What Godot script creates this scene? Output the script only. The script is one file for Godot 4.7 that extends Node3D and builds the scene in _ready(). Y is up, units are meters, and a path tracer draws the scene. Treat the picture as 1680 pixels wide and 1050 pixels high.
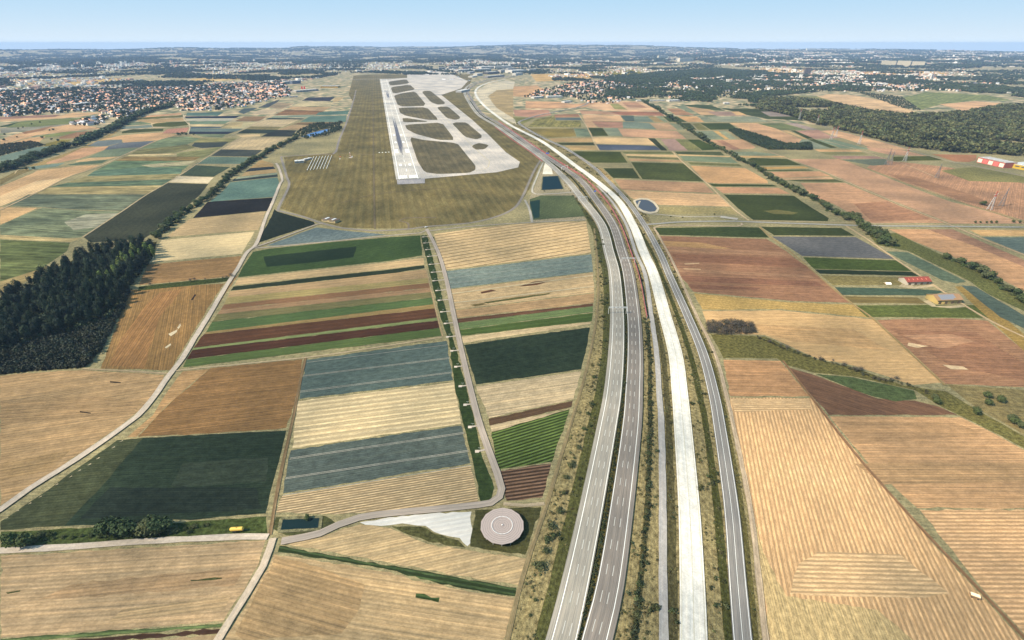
extends Node3D
# An airfield with its motorway, farmland and towns, seen from the air. x is to the right, -z ahead, metres.
const FIELDS = [
["soil",[0.232,0.168,0.1],[-317,-201.9,-237.7,-207.5,-157.3,-213.3,-154.2,-196.5,-155.3,-179,-158,-166.6,-158.4,-161.2,-273.2,-152.8]],
["rows",[0.049,0.067,0.028],[-272.9,-152.5,-157.9,-160.9,-158.2,-158.2,-270.7,-150]],
["soil",[0.042,0.024,0.016],[-270.4,-149.7,-158,-157.9,-158.2,-155,-268,-147]],
["soil",[0.202,0.152,0.089],[-267.7,-146.7,-158,-154.7,-157.3,-145.8,-261.6,-139.9]],
["soil",[0.269,0.199,0.112],[-142.9,-210.1,-125.1,-214.6,-111.5,-221.5,-100.6,-225.3,-79.8,-222.5,-54.1,-210.6,-26.7,-205.8,9.8,-200.3,3.6,-182.4,-29,-188.1,-55.2,-193.3,-105.9,-202.8]],
["rows",[0.025,0.036,0.015],[-147.1,-209.3,-105.5,-201.5,-55,-192.1,-28.9,-187,2.8,-181.3,2.1,-175.7,-28.4,-180.5,-54.1,-186.2,-73.4,-192.1,-112.3,-199,-146.3,-204.5]],
["soil",[0.242,0.175,0.098],[-147.7,-203.2,-111.9,-197.8,-73.2,-191.3,-54,-185.4,-28.3,-179.8,2.1,-175,-4.5,-151.3,-12.5,-139.9,-155.7,-139.9,-154.3,-152.5,-150.3,-168.3,-148.9,-188.5]],
["soil",[0.204,0.14,0.075],[-146.4,-201.9,-114.3,-193.7,-85.7,-182.8,-85.4,-168.3,-91.7,-155,-142.4,-151.3,-149,-155,-147.7,-170,-147.1,-188.5]],
["rows",[0.028,0.042,0.016],[-55.6,-177.9,-41.2,-175.4,-41.5,-172.1,-55.5,-175]],
["tarp",[0.396,0.382,0.362],[-101.8,-226.8,-81.7,-231.2,-57.6,-233.7,-27.3,-235.7,-25.6,-211.9,-28.1,-208.4,-33.6,-214.6,-41.2,-216,-50.7,-219.2,-56.9,-223.9,-72.5,-225.8,-80.3,-224.4,-92.3,-224.4]],
["scrub",[0.047,0.047,0.019],[-80.2,-223.9,-56.8,-223,-50.5,-218.3,-41.1,-215.1,-34.3,-213.3,-28.7,-207.5,-38.5,-208.8,-54.4,-212.4,-69,-217.8]],
["grass",[0.039,0.039,0.017],[-25.3,-236.7,20.4,-239.3,8.3,-202.4,-26.5,-208.4]],
["grass",[0.043,0.046,0.019],[-158.5,-231.2,-125.7,-232.2,-112.6,-225.3,-126.5,-218.7,-145.3,-216.4,-156.1,-221.5]],
["soil",[0.221,0.148,0.079],[-488.3,-393.8,-469.3,-398.8,-417.5,-404,-332.6,-395.8,-324.7,-375.4,-322.1,-343.7,-324.5,-323.9,-338.4,-277.1,-351.3,-240.3]],
["soil",[0.136,0.084,0.036],[-401.2,-406.1,-492.2,-584.2,-380.2,-604.8,-369.4,-556.2,-331.6,-404]],
["soil",[0.174,0.108,0.048],[-320.4,-405,-338.2,-476.9,-379.3,-602.9,-375.2,-634.8,-349.9,-511.9,-329.8,-404]],
["soil",[0.17,0.104,0.049],[-522.9,-669.5,-403.8,-702.5,-378.9,-628.6,-489.3,-599.1]],
["scrub",[0.026,0.035,0.012],[-486.8,-595.3,-438.3,-610.6,-377.9,-626.6,-376,-612.6,-429.6,-595.3,-480,-582.4]],
["swath",[0.33,0.261,0.152],[-565,-771.4,-433.5,-813.3,-407.6,-712.4,-527.2,-676.4]],
["soil",[0.236,0.175,0.098],[-583,-883.7,-464.6,-928.8,-431.5,-822.8,-566.9,-785.9]],
["crop",[0.012,0.012,0.012],[-609.2,-995.4,-489.3,-1027.2,-464,-932.8,-579.5,-887.4]],
["crop",[0.07,0.111,0.093],[-643.1,-1156.6,-555.4,-1204.2,-529.5,-1150.9,-491.2,-1031.9,-605.5,-995.4,-621.7,-1080.8]],
["crop",[0.021,0.028,0.027],[-651.9,-1192,-571,-1242.3,-556.5,-1210.4,-643.2,-1162.4]],
["crop",[0.142,0.159,0.115],[-649.2,-1204.2,-576.4,-1255.5,-568.4,-1235.8,-646.2,-1186]],
["soil",[0.23,0.161,0.081],[-658.9,-1262.1,-597.8,-1296.5,-576.4,-1255.5,-646.4,-1216.7]],
["crop",[0.019,0.024,0.026],[-665.8,-1303.6,-620.6,-1332.6,-597.8,-1296.5,-658.9,-1262.1]],
["soil",[0.203,0.138,0.065],[-685,-1410,-632,-1363,-612.8,-1325.2,-665.8,-1303.6]],
["scrub",[0.037,0.034,0.013],[-518.4,-388.8,-572.5,-445.3,-621.5,-542.9,-625.1,-610.6,-631.1,-707.4,-589.7,-749,-568.4,-765.7,-529,-690.4,-529,-656.1,-492.9,-580.6,-425.1,-439.4,-418.8,-408.2,-461,-402.9,-490.1,-395.8]],
["soil",[0.314,0.204,0.112],[-2067,-2162,-1933,-2255,-1862,-2315,-1871,-2466,-2005,-2466,-1987,-2356,-2133,-2236]],
["soil",[0.171,0.1,0.07],[-2133,-2236,-1967,-2315,-2007,-2399,-2098,-2378,-2203,-2315]],
["crop",[0.024,0.037,0.012],[-1960,-2043,-1996,-2180,-1933,-2109,-1914,-2043,-1932,-2011]],
["grass",[0.1,0.111,0.044],[-1996,-2180,-1920,-2255,-1795,-2295,-1732,-2126,-1807,-2027,-1909,-2011]],
["soil",[0.142,0.136,0.105],[-1918,-1995,-1807,-2027,-1731,-2109,-1733,-1965,-1801,-1865]],
["soil",[0.303,0.193,0.107],[-1687,-1737,-1736,-1851,-1745,-1965,-1731,-2109,-1620,-2043,-1524,-1980,-1598,-1906,-1640,-1825,-1617,-1725,-1596,-1635]],
["soil",[0.168,0.09,0.049],[-1748,-1892,-1759,-2011,-1772,-2075,-1709,-1935,-1704,-1851]],
["grass",[0.103,0.115,0.042],[-1618,-1812,-1598,-1906,-1559,-1906,-1545,-1812,-1577,-1773]],
["soil",[0.156,0.089,0.05],[-1531,-1786,-1554,-1892,-1527,-1935,-1480,-1865,-1465,-1761,-1502,-1749]],
["grass",[0.119,0.098,0.027],[-1472,-1646,-1487,-1737,-1450,-1737,-1407,-1624,-1428,-1603]],
["grass",[0.083,0.11,0.088],[-1466,-1593,-1407,-1624,-1369,-1553,-1355,-1461,-1337,-1363,-1353,-1363,-1441,-1461,-1451,-1553]],
["soil",[0.281,0.176,0.09],[-1578,-1614,-1618,-1773,-1587,-1799,-1500,-1657,-1504,-1573,-1506,-1534]],
["grass",[0.186,0.136,0.059],[-1214,-1249,-1257,-1363,-1282,-1479,-1342,-1690,-1463,-1965,-1504,-2075,-1441,-1965,-1292,-1635,-1226,-1427,-1202,-1296,-1192,-1249]],
["soil",[0.284,0.168,0.096],[-1242,-1378,-1248,-1435,-1303,-1583,-1243,-1614,-1213,-1553,-1191,-1427,-1206,-1370,-1225,-1355]],
["grass",[0.089,0.101,0.101],[-1309,-1614,-1347,-1713,-1286,-1737,-1246,-1679,-1253,-1614]],
["soil",[0.306,0.192,0.102],[-1356,-1737,-1345,-1825,-1246,-1892,-1160,-1838,-1160,-1725,-1242,-1679,-1286,-1737]],
["crop",[0.07,0.077,0.086],[-1243,-1614,-1246,-1679,-1157,-1713,-1129,-1593,-1181,-1583,-1212,-1553]],
["grass",[0.094,0.114,0.074],[-1212,-1553,-1181,-1583,-1127,-1583,-1098,-1461,-1177,-1435]],
["soil",[0.309,0.212,0.111],[-1176,-1394,-1167,-1435,-1097,-1452,-1106,-1419,-1164,-1378]],
["crop",[0.05,0.07,0.044],[-1163,-1340,-1154,-1378,-1100,-1410,-1084,-1363,-1135,-1340]],
["grass",[0.104,0.136,0.109],[-1243,-1318,-1217,-1347,-1187,-1370,-1171,-1325,-1209,-1283]],
["soil",[0.303,0.196,0.103],[-1135,-1118,-1147,-1168,-1171,-1249,-1185,-1276,-1123,-1333,-1073,-1340,-1064,-1283,-1052,-1204,-1095,-1168,-1062.2,-1036.6]],
["swath",[0.353,0.252,0.141],[-1062.2,-1036.6,-1095,-1168,-1052,-1204,-1010.2,-1060.8,-994.8,-961.1]],
["grass",[0.108,0.086,0.038],[-1144,-1129,-1172,-1192,-1192,-1249,-1198,-1283,-1236,-1283,-1196,-1186]],
["meadow",[0.093,0.113,0.065],[-1162,-1786,-1106,-1799,-1040,-1761,-1019,-1646,-1034,-1593,-1119,-1573,-1153,-1713]],
["meadow",[0.137,0.126,0.055],[-1040,-1761,-916,-1761,-904,-1679,-1014,-1679,-1020,-1657]],
["crop",[0.034,0.04,0.034],[-1014,-1679,-909,-1690,-889,-1603,-939,-1583,-988,-1614]],
["meadow",[0.092,0.088,0.041],[-1114,-1553,-1019,-1646,-965,-1593,-979,-1506,-1092,-1488]],
["meadow",[0.271,0.216,0.116],[-1089,-1479,-987,-1497,-949,-1488,-1029,-1461,-1084,-1461]],
["meadow",[0.114,0.114,0.053],[-970,-1506,-889,-1603,-869,-1515,-849,-1419,-934,-1444]],
["meadow",[0.119,0.087,0.038],[-1084,-1452,-870,-1452,-858,-1394,-1069,-1394]],
["meadow",[0.073,0.102,0.058],[-1072,-1394,-858,-1394,-825,-1289,-937,-1269,-1041,-1283]],
["meadow",[0.232,0.204,0.123],[-968,-1340,-856,-1402,-841,-1340,-918,-1311]],
["meadow",[0.064,0.099,0.067],[-1039,-1276,-938,-1318,-832,-1296,-806.8,-1242.3,-882,-1229,-1016,-1217]],
["meadow",[0.158,0.136,0.066],[-1015,-1210,-882,-1229,-809.8,-1242.3,-793.5,-1192,-1012,-1151]],
["meadow",[0.064,0.089,0.055],[-1012,-1151,-794.2,-1186,-776.5,-1128.5,-1022,-1112]],
["meadow",[0.171,0.141,0.07],[-1022,-1112,-776.5,-1128.5,-760.7,-1055.9,-966.3,-1051,-1009,-1060.8]],
["meadow",[0.082,0.094,0.063],[-1014.9,-1051,-767.9,-1051,-738.7,-932.8,-826.6,-940.7,-909.7,-957,-990.4,-969.5]],
["swath",[0.326,0.212,0.106],[-991.1,-957,-914.6,-952.9,-906.8,-913.4,-894.7,-849]],
["meadow",[0.092,0.106,0.065],[-906.3,-952.9,-823.6,-936.7,-736,-928.8,-702.7,-785.9,-724.1,-780.1,-849.1,-797.9,-891.7,-845.6,-903.6,-909.6]],
["meadow",[0.18,0.174,0.123],[-790.7,-909.6,-735.3,-921,-711.8,-839,-744.4,-819.6,-796.2,-866.1]],
["meadow",[0.231,0.183,0.091],[-846.4,-794.9,-724.1,-780.1,-699.3,-780.1,-705.9,-762.9,-830.6,-777.1]],
["meadow",[0.066,0.077,0.032],[-828,-774.3,-703.7,-760.1,-679.5,-722.6,-662.3,-656.1,-681.9,-610.6]],
["meadow",[0.178,0.137,0.064],[-681.9,-610.6,-662.3,-656.1,-649.8,-630.6,-644,-568.2]],
["crop",[0.026,0.03,0.02],[-701.7,-785.9,-764.8,-1046.2,-781.7,-1150.9,-684.3,-1139.6,-655.4,-1055.9,-625.5,-936.7,-605.6,-829.2,-597.2,-777.1,-669.7,-760.1]],
["soil",[0.345,0.289,0.196],[-800.8,-1216.7,-705.5,-1204.2,-688.6,-1145.2,-785.1,-1156.6]],
["crop",[0.031,0.043,0.027],[-800.1,-1223,-828,-1340,-722,-1318,-708.7,-1210.4]],
["rows",[0.071,0.1,0.077],[-834,-1355,-848,-1452,-728,-1444,-710,-1355]],
["crop",[0.032,0.036,0.031],[-848,-1461,-870,-1563,-742,-1553,-724,-1452]],
["soil",[0.254,0.2,0.118],[-870,-1563,-896,-1679,-911,-1786,-752,-1786,-740,-1553]],
["grass",[0.2,0.142,0.069],[-713,-1444,-747,-1773,-712,-1657,-701,-1497,-683,-1347]],
["crop",[0.02,0.022,0.02],[-855,-1799,-869,-1950,-784,-1935,-749,-1799]],
["soil",[0.281,0.212,0.118],[-963,-1838,-880,-1851,-857,-1799,-915,-1786]],
["crop",[0.024,0.031,0.022],[-969,-1865,-984,-1965,-863,-1950,-858,-1865]],
["soil",[0.102,0.088,0.043],[-984,-1965,-992,-2027,-878,-2027,-861,-1950]],
["soil",[0.275,0.218,0.132],[-1004,-2043,-1023,-2217,-881,-2236,-873,-2027]],
["crop",[0.029,0.039,0.035],[-1028,-2236,-1035,-2295,-875,-2275,-881,-2236]],
["crop",[0.126,0.148,0.106],[-1033,-2295,-1035,-2356,-868,-2399,-872,-2295]],
["soil",[0.134,0.075,0.037],[-1049,-2378,-1083,-2587,-881,-2537,-871,-2399]],
["soil",[0.238,0.161,0.09],[-1090,-2612,-1105,-2718,-906,-2718,-881,-2537]],
["soil",[0.274,0.23,0.137],[-1112,-2746,-1144,-2958,-959,-2925,-915,-2746]],
["crop",[0.024,0.024,0.031],[-1165,-3024,-1195,-3202,-1046,-3240,-999,-2990]],
["soil",[0.259,0.191,0.1],[-1034,-3202,-988,-3240,-946,-2958,-965,-2925]],
["rows",[0.056,0.093,0.075],[-890,-2490,-770,-2562,-732,-2399,-869,-2378]],
["crop",[0.065,0.105,0.084],[-875,-2335,-729,-2378,-672,-2162,-856,-2162]],
["soil",[0.097,0.064,0.036],[-862,-2092,-850,-2144,-679,-2162,-678,-2109,-757,-2059]],
["soil",[0.197,0.138,0.077],[-858,-1950,-855,-2075,-774,-2059,-767,-1950]],
["soil",[0.136,0.087,0.049],[-1128,-2180,-1161,-2335,-1053,-2335,-1032,-2180]],
["soil",[0.292,0.231,0.152],[-1166,-2399,-1202,-2612,-1098,-2587,-1066,-2399]],
["soil",[0.24,0.21,0.119],[-1132,-2162,-1024,-2162,-1004,-2043,-999,-1965,-1035,-1965]],
["crop",[0.04,0.045,0.046],[-1249,-2664,-1292,-2863,-1314,-3093,-1260,-2925,-1209,-2691]],
["soil",[0.181,0.137,0.086],[-1209,-2691,-1256,-2925,-1148,-2863,-1108,-2612]],
["crop",[0.041,0.054,0.054],[-1204,-2421,-1246,-2664,-1305,-2638,-1264,-2490]],
["crop",[0.049,0.084,0.072],[-1484,-2466,-1329,-2490,-1286,-2356,-1427,-2356]],
["crop",[0.012,0.017,0.026],[-1418,-2335,-1187,-2356,-1172,-2275,-1383,-2275]],
["soil",[0.234,0.219,0.174],[-1372,-2255,-1172,-2275,-1151,-2180,-1332,-2198]],
["crop",[0.086,0.117,0.079],[-1314,-2180,-1152,-2198,-1133,-2109,-1262,-2092]],
["soil",[0.307,0.241,0.138],[-1262,-2092,-1124,-2092,-1107,-2027,-1230,-2043]],
["crop",[0.044,0.063,0.075],[-1221,-2027,-1100,-2027,-1094,-1995,-1195,-1980]],
["crop",[0.071,0.095,0.085],[-1202,-1980,-998,-1980,-994,-1906,-1158,-1906]],
["crop",[0.013,0.016,0.024],[-1158,-1906,-994,-1906,-993,-1851,-1129,-1851]],
["meadow",[0.095,0.113,0.066],[-1108,-1851,-997,-1851,-973,-1773,-1058,-1799]],
["soil",[0.243,0.19,0.099],[-1126,-2144,-1083,-2162,-1031,-2027,-1088,-2011]],
["crop",[0.045,0.051,0.014],[-1408,-2092,-1413,-2126,-1329,-2180,-1255,-2075,-1290,-2027,-1365,-2027]],
["soil",[0.249,0.124,0.087],[-1231,-1865,-1274,-1965,-1219,-2011,-1161,-1892,-1199,-1865]],
["crop",[0.034,0.039,0.012],[-1401,-1906,-1400,-1965,-1295,-1980,-1263,-1921,-1373,-1865]],
["crop",[0.094,0.114,0.096],[-1483,-2027,-1402,-2075,-1355,-2011,-1441,-1965]],
["meadow",[0.102,0.122,0.069],[-1541,-2126,-1484,-2217,-1413,-2092,-1505,-2059]],
["soil",[0.254,0.175,0.086],[-1567,-2217,-1405,-2295,-1353,-2217,-1419,-2109]],
["crop",[0.068,0.062,0.021],[-1592,-2295,-1452,-2378,-1416,-2315,-1574,-2217]],
["soil",[0.31,0.178,0.097],[-1600,-2356,-1512,-2466,-1470,-2399,-1582,-2295]],
["airgrass",[0.101,0.082,0.036],[-234.9,-829.2,-1419,-5702,-398,-5702,-271,-3202,-103,-2275,10,-1713,78.9,-1394.1,40.2,-1106.9,11.9,-965.3,-31.2,-894.7,-80.7,-859.1,-146.7,-832.4],0],
["airgrass",[0.099,0.081,0.035],[-234.9,-829.2,-1419,-5702,-1557,-5481,-1013,-3402,-851,-2925,-669,-2162,-509,-1515,-635,-1444,-533.3,-1210.4,-491.6,-1117.6,-445.1,-948.8,-384.7,-902.1,-335.8,-866.1,-292.2,-835.7],0],
["crop",[0.012,0.016,0.012],[-455.1,-944.7,-442.7,-928.8,-352.1,-866.1,-345.2,-852.3,-404.5,-757.3,-415.1,-794.9,-439.9,-894.7]],
["crop",[0.076,0.097,0.099],[-386.2,-746.3,-337.4,-835.7,-300.8,-822.8,-207.2,-797.9,-297.9,-765.7,-369,-746.3]],
["rows",[0.03,0.05,0.019],[-394.4,-720,-374.8,-733,-296,-760.1,-199.6,-785.9,-151.1,-794.9,-134.1,-705,-177.8,-683.3,-290.1,-649.6,-371.9,-624.5,-381,-656.1]],
["rows",[0.013,0.021,0.012],[-370,-700.1,-243.1,-743.6,-235.1,-697.6,-282.9,-678.7,-347.7,-660.5]],
["soil",[0.262,0.19,0.105],[-370,-620.5,-288.5,-645.3,-176.8,-678.7,-130.7,-695.2,-125.9,-669.5,-171.6,-653.9,-280.3,-622.5,-364.6,-599.1]],
["rows",[0.015,0.021,0.012],[-363.5,-595.3,-279.6,-620.5,-171.1,-651.8,-125.6,-667.3,-123,-656.1,-167.9,-636.9,-274.6,-606.7,-361.2,-582.4]],
["strip",[0.212,0.148,0.081],[-361.1,-580.6,-121.5,-651.8,-113.8,-622.5,-355.5,-563],0.2],
["strip",[0.169,0.137,0.061],[-355.5,-563,-113.8,-622.5,-109,-606.7,-349.9,-542.9],0.2],
["strip",[0.128,0.073,0.04],[-349.9,-542.9,-109,-606.7,-105.3,-591.6,-347.2,-530.2],0.2],
["strip",[0.171,0.109,0.062],[-347.2,-530.2,-105.3,-591.6,-102.7,-578.8,-345.2,-517.9],0.2],
["strip",[0.093,0.086,0.041],[-345.2,-517.9,-102.7,-578.8,-98.9,-563,-341.7,-500.3],0.2],
["strip",[0.048,0.072,0.029],[-341.7,-500.3,-98.9,-563,-94.2,-544.6,-336.1,-476.9],0.2],
["strip",[0.145,0.104,0.046],[-336.1,-476.9,-94.2,-544.6,-91.9,-533.3,-336,-471.6],0.2],
["strip",[0.051,0.026,0.015],[-336,-471.6,-91.9,-533.3,-85.3,-510.5,-332,-444.1],0.2],
["strip",[0.091,0.111,0.047],[-332,-444.1,-85.3,-510.5,-83.7,-503.2,-330.6,-439.4],0.2],
["strip",[0.037,0.018,0.012],[-330.6,-439.4,-83.7,-503.2,-79.5,-486.3,-326.6,-422.2],0.2],
["strip",[0.05,0.072,0.026],[-326.6,-422.2,-79.5,-486.3,-76,-469,-322.2,-408.2],0.2],
["soil",[0.131,0.078,0.036],[-294.8,-407.1,-210.2,-423.3,-197.6,-381.1,-186.1,-320.1,-219.2,-315.6,-302.2,-309.1,-301.8,-353.9]],
["soil",[0.214,0.136,0.068],[-318.6,-401.9,-294.8,-406.1,-301.8,-353.9,-302.7,-309.1,-310,-308.4,-306.5,-335.6,-314.6,-371.7]],
["crop",[0.017,0.025,0.016],[-298.3,-308.4,-184.9,-317.1,-179.4,-294.6,-171.5,-256.5,-166.1,-233.7,-207.3,-229.2,-238.2,-226.8,-296.2,-223.4,-295.9,-259.3]],
["crop",[0.032,0.038,0.021],[-315.9,-305.6,-296.3,-308.4,-293.7,-259.3,-294.2,-223.4,-333.7,-220.6,-339.6,-227.3,-332.3,-247.7,-324.2,-276.5]],
["crop",[0.05,0.069,0.062],[-206.1,-422.2,-69.6,-458.8,-63.5,-426.7,-55.1,-386.9,-189.7,-358.2,-198.9,-390.8]],
["swath",[0.319,0.254,0.151],[-189.8,-355.6,-54.2,-383.9,-42.2,-325.4,-117.7,-308.4,-172.3,-295.9,-180.1,-321.6]],
["crop",[0.052,0.066,0.059],[-172.5,-293.9,-117.4,-307,-42,-323.1,-33.9,-289.9,-31.3,-280.3,-106.2,-263.3,-161.5,-250.9,-168,-274.1]],
["rows",[0.233,0.175,0.103],[-161.3,-249.3,-105.8,-261.6,-30.7,-278.4,-23.2,-243.4,-78.7,-236.7,-115,-233.2,-159.7,-234.2]],
["grass",[0.021,0.033,0.012],[-151.1,-794.9,-140.1,-794.9,-93.9,-595.3,-61.7,-457.5,-38.9,-362.6,-24.2,-293.2,-12.6,-256.5,-14.4,-245.5,-21.9,-243.4,-29.5,-280.3,-42,-329.3,-55.3,-388.8,-66.6,-455,-83.4,-511.9,-117.2,-651.8]],
["grass",[0.05,0.043,0.017],[-132.3,-783,-128.2,-788.9,-96.3,-656.1,-98.7,-647.5]],
["tram",[0.275,0.2,0.111],[-129.8,-800.9,-62.9,-832.4,21.4,-855.7,132.6,-869.5,119.9,-714.9,-95.6,-649.6]],
["crop",[0.098,0.122,0.109],[-94.2,-645.3,119.3,-709.9,112.6,-643.2,-83.5,-587.9]],
["soil",[0.268,0.195,0.109],[-82.3,-584.2,112.3,-641.1,104.8,-577,-72.5,-528.6]],
["soil",[0.21,0.14,0.076],[-71.6,-527.1,104.5,-575.2,99.8,-547.8,-64.7,-509]],
["strip",[0.064,0.035,0.021],[-63.9,-507.5,98.9,-546.2,97.9,-539.7,-61.5,-497.5]],
["strip",[0.074,0.1,0.042],[-61.5,-497.5,97.9,-539.7,95.7,-524,-58.1,-482.2]],
["strip",[0.039,0.06,0.018],[-58.1,-482.2,95.5,-522.5,91.2,-501.7,-54.9,-469]],
["soil",[0.3,0.231,0.137],[-54.7,-466.4,41,-490.4,90.3,-500.3,88.1,-494.6,13.3,-472.9,-52.3,-453.8]],
["crop",[0.017,0.025,0.017],[-50.7,-450.1,13.2,-469,87.2,-487.7,81.1,-457.5,67.6,-405,-33.4,-380.1]],
["soil",[0.281,0.22,0.137],[-33.3,-377.3,67.3,-401.9,54.9,-358.2,-19.6,-332.4]],
["strip",[0.06,0.038,0.022],[-20.1,-331.6,54.2,-356.4,52.1,-347.1,-18.7,-322.4]],
["soil",[0.275,0.215,0.133],[-18.2,-323.1,42.1,-342.1,38.5,-329.3,-16.9,-315.6]],
["furrow",[0.044,0.064,0.02],[-16.9,-314.9,50.3,-344.6,43.4,-321.6,30.5,-281.5,-10.9,-273.5]],
["furrow",[0.076,0.047,0.032],[-10.4,-272.8,29.9,-280.3,21.3,-247.2,-3.8,-244.5]],
["swath2",[0.338,0.216,0.114],[163.5,-240.3,147.1,-182.8,132,-137.1,271.4,-137.1,271.8,-151.3,266.8,-216,267.2,-280.3,268.5,-347.1,267.2,-360,195,-360.8,176,-293.2]],
["dry",[0.295,0.219,0.11],[168.6,-262.2,163,-235.2,156.8,-204.9,157.5,-176.1,205,-168.3,213.5,-151.3,215.9,-137.1,132,-137.1,147.1,-182.8,159.7,-230.2]],
["swath2",[0.34,0.232,0.128],[190.3,-204.9,240.8,-203.6,252.8,-177.2,226.5,-174.6,159.8,-177.2,174.7,-196.5]],
["swath2",[0.334,0.227,0.124],[194.4,-359.1,265.7,-359.1,258.8,-343.7,191.5,-340.4]],
["scrub",[0.037,0.048,0.017],[-332.8,-219.7,-295.1,-222,-237,-224.9,-200.9,-228.7,-164.8,-231.7,-157.1,-216.4,-199.8,-215.5,-241.5,-213.3,-281.5,-209.7,-321.6,-207.1]],
["soil",[0.281,0.172,0.091],[270.2,-334.8,380.6,-334,393.7,-309.8,400.4,-293.2,351.1,-238.2,276.6,-238.2,269.1,-283.4]],
["swath2",[0.332,0.211,0.113],[277.2,-237.2,350.2,-237.2,280,-142.8,275.6,-151.9,273.4,-180.9]],
["soil",[0.096,0.055,0.034],[270.2,-409.2,286.9,-397.8,305.5,-379.2,326.7,-359.1,357.5,-356.4,372.8,-347.9,380.9,-336.4,270.6,-336.4,269.7,-362.6]],
["soil",[0.256,0.145,0.075],[212.2,-422.2,268.1,-420,267.5,-362.6,195.7,-362.6]],
["grass",[0.048,0.064,0.026],[291,-397.8,324.3,-391.8,367.5,-370.8,361.4,-358.2,340.1,-354.7,323.4,-362.6,306.1,-380.1]],
["scrub",[0.085,0.076,0.026],[216.3,-472.9,273.8,-467.7,305.8,-422.2,334.7,-409.2,362.1,-379.2,395.8,-369.8,414,-308.4,401.6,-294.6,394.9,-311.3,381.8,-335.6,374,-349.6,368.2,-371.7,324.9,-392.8,291.6,-398.8,270.5,-412.4,267.1,-424.5,213,-424.5,215.5,-457.5]],
["grass",[0.134,0.107,0.05],[404.3,-381.1,470.8,-371.7,415.3,-309.8,404.1,-347.1]],
["soil",[0.314,0.205,0.101],[225.6,-527.1,318.8,-528.6,416.2,-506.1,403.4,-383,373.4,-379.2,336,-411.4,307,-424.5,275,-470.3,217.6,-476.9]],
["dry",[0.241,0.164,0.061],[230.7,-575.2,343.5,-549.5,418,-542.9,416.6,-509,320.3,-531.8,226.6,-530.2]],
["soil",[0.165,0.089,0.053],[241.1,-791.9,413.3,-777.1,418.9,-722.6,417.2,-547.8,345.2,-552.8,231.8,-578.8,227.9,-656.1]],
["soil",[0.252,0.149,0.069],[237.1,-768.5,300.9,-760.1,339.1,-733,251.3,-722.6,237.6,-740.9]],
["crop",[0.027,0.037,0.013],[246.2,-832.4,379.6,-839,425.6,-835.7,419.9,-783,240.6,-797.9]],
["crop",[0.027,0.034,0.012],[430.2,-839,565.7,-832.4,565.5,-791.9,433.3,-794.9]],
["crop",[0.068,0.069,0.07],[426.5,-788.9,562.9,-785.9,564.9,-690.4,432.9,-702.5]],
["crop",[0.04,0.054,0.015],[431.3,-697.6,561.7,-685.7,556.7,-645.3,424.6,-653.9]],
["crop",[0.017,0.024,0.012],[424.3,-651.8,555.2,-643.2,555,-628.6,424,-636.9]],
["grass",[0.123,0.102,0.043],[422.6,-632.7,524.9,-624.5,511.7,-599.1,420.5,-599.1]],
["crop",[0.036,0.056,0.038],[419.8,-593.4,519.8,-587.9,557.6,-580.6,521.3,-568.2,416.5,-569.9]],
["strip",[0.1,0.077,0.031],[416.8,-566.4,506.2,-563,505.5,-546.2,415.7,-547.8]],
["grass",[0.058,0.069,0.021],[414.1,-541.3,562.3,-542.9,551.7,-509,411.4,-511.9]],
["soil",[0.188,0.103,0.06],[418.1,-504.6,506.7,-509,544.1,-503.2,528.4,-435.9,475,-376.3,403.1,-381.1]],
["concrete",[0.279,0.227,0.146],[504.3,-595.3,522.8,-610.6,525,-595.3,556,-602.9,552.1,-595.3,519.8,-587.9]],
["concrete",[0.272,0.221,0.138],[505.7,-552.8,515.7,-556.2,512.5,-539.7,547.5,-542.9,551,-538.1,525.3,-533.3,505.5,-538.1]],
["crop",[0.064,0.084,0.055],[569.6,-722.6,601.5,-717.5,605.6,-610.6,588.1,-604.8,576,-614.5]],
["scrub",[0.071,0.074,0.026],[643,-807.1,642.6,-762.9,651.8,-573.4,607.4,-524,602.4,-573.4,610.4,-610.6,605,-722.6,575.3,-749,591.3,-797.9]],
["soil",[0.272,0.158,0.086],[643.1,-826,749.3,-826,739.9,-762.9,742.1,-674.1,655,-577,660.9,-665,644.6,-765.7]],
["soil",[0.177,0.102,0.066],[707.6,-826,752.4,-826,750.4,-683.3,726,-656.1,724.4,-743.6]],
["soil",[0.286,0.185,0.086],[777.9,-822.8,875.4,-822.8,847.7,-791.9,773.4,-791.9]],
["crop",[0.066,0.085,0.075],[769.5,-785.9,842.4,-785.9,772,-707.4]],
["dry",[0.17,0.114,0.039],[577.5,-595.3,596.6,-595.3,556.9,-467.7,526.3,-433.5,541.4,-483.6]],
["crop",[0.053,0.07,0.055],[588.4,-599.1,604.6,-595.3,596.6,-511.9,570,-482.2,565.5,-511.9]],
["grass",[0.18,0.15,0.071],[284.2,-961.1,423.2,-952.9,417.9,-909.6,274.3,-913.4]],
["soil",[0.339,0.218,0.119],[239.7,-1086,287.4,-1075.8,435.1,-1051,426.4,-961.1,287.5,-973.7,276.5,-1013.4,248,-1013.4,242.8,-1036.6]],
["soil",[0.217,0.132,0.079],[239.1,-1186,297.6,-1174.1,436.6,-1150.9,428.4,-1060.8,238,-1091.1]],
["crop",[0.028,0.035,0.012],[232.2,-1303.6,308.1,-1303.6,300.2,-1192,238.4,-1198.1]],
["crop",[0.041,0.048,0.017],[317.4,-1378.3,452.7,-1362.7,440.4,-1162.4,304.6,-1186]],
["soil",[0.159,0.137,0.076],[219.1,-1362.7,309.4,-1355.1,308.1,-1310.7,218.9,-1317.9]],
["grass",[0.229,0.16,0.068],[214.7,-1310.7,229.1,-1303.6,235.5,-1198.1,233.3,-1123,224,-1198.1]],
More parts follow.
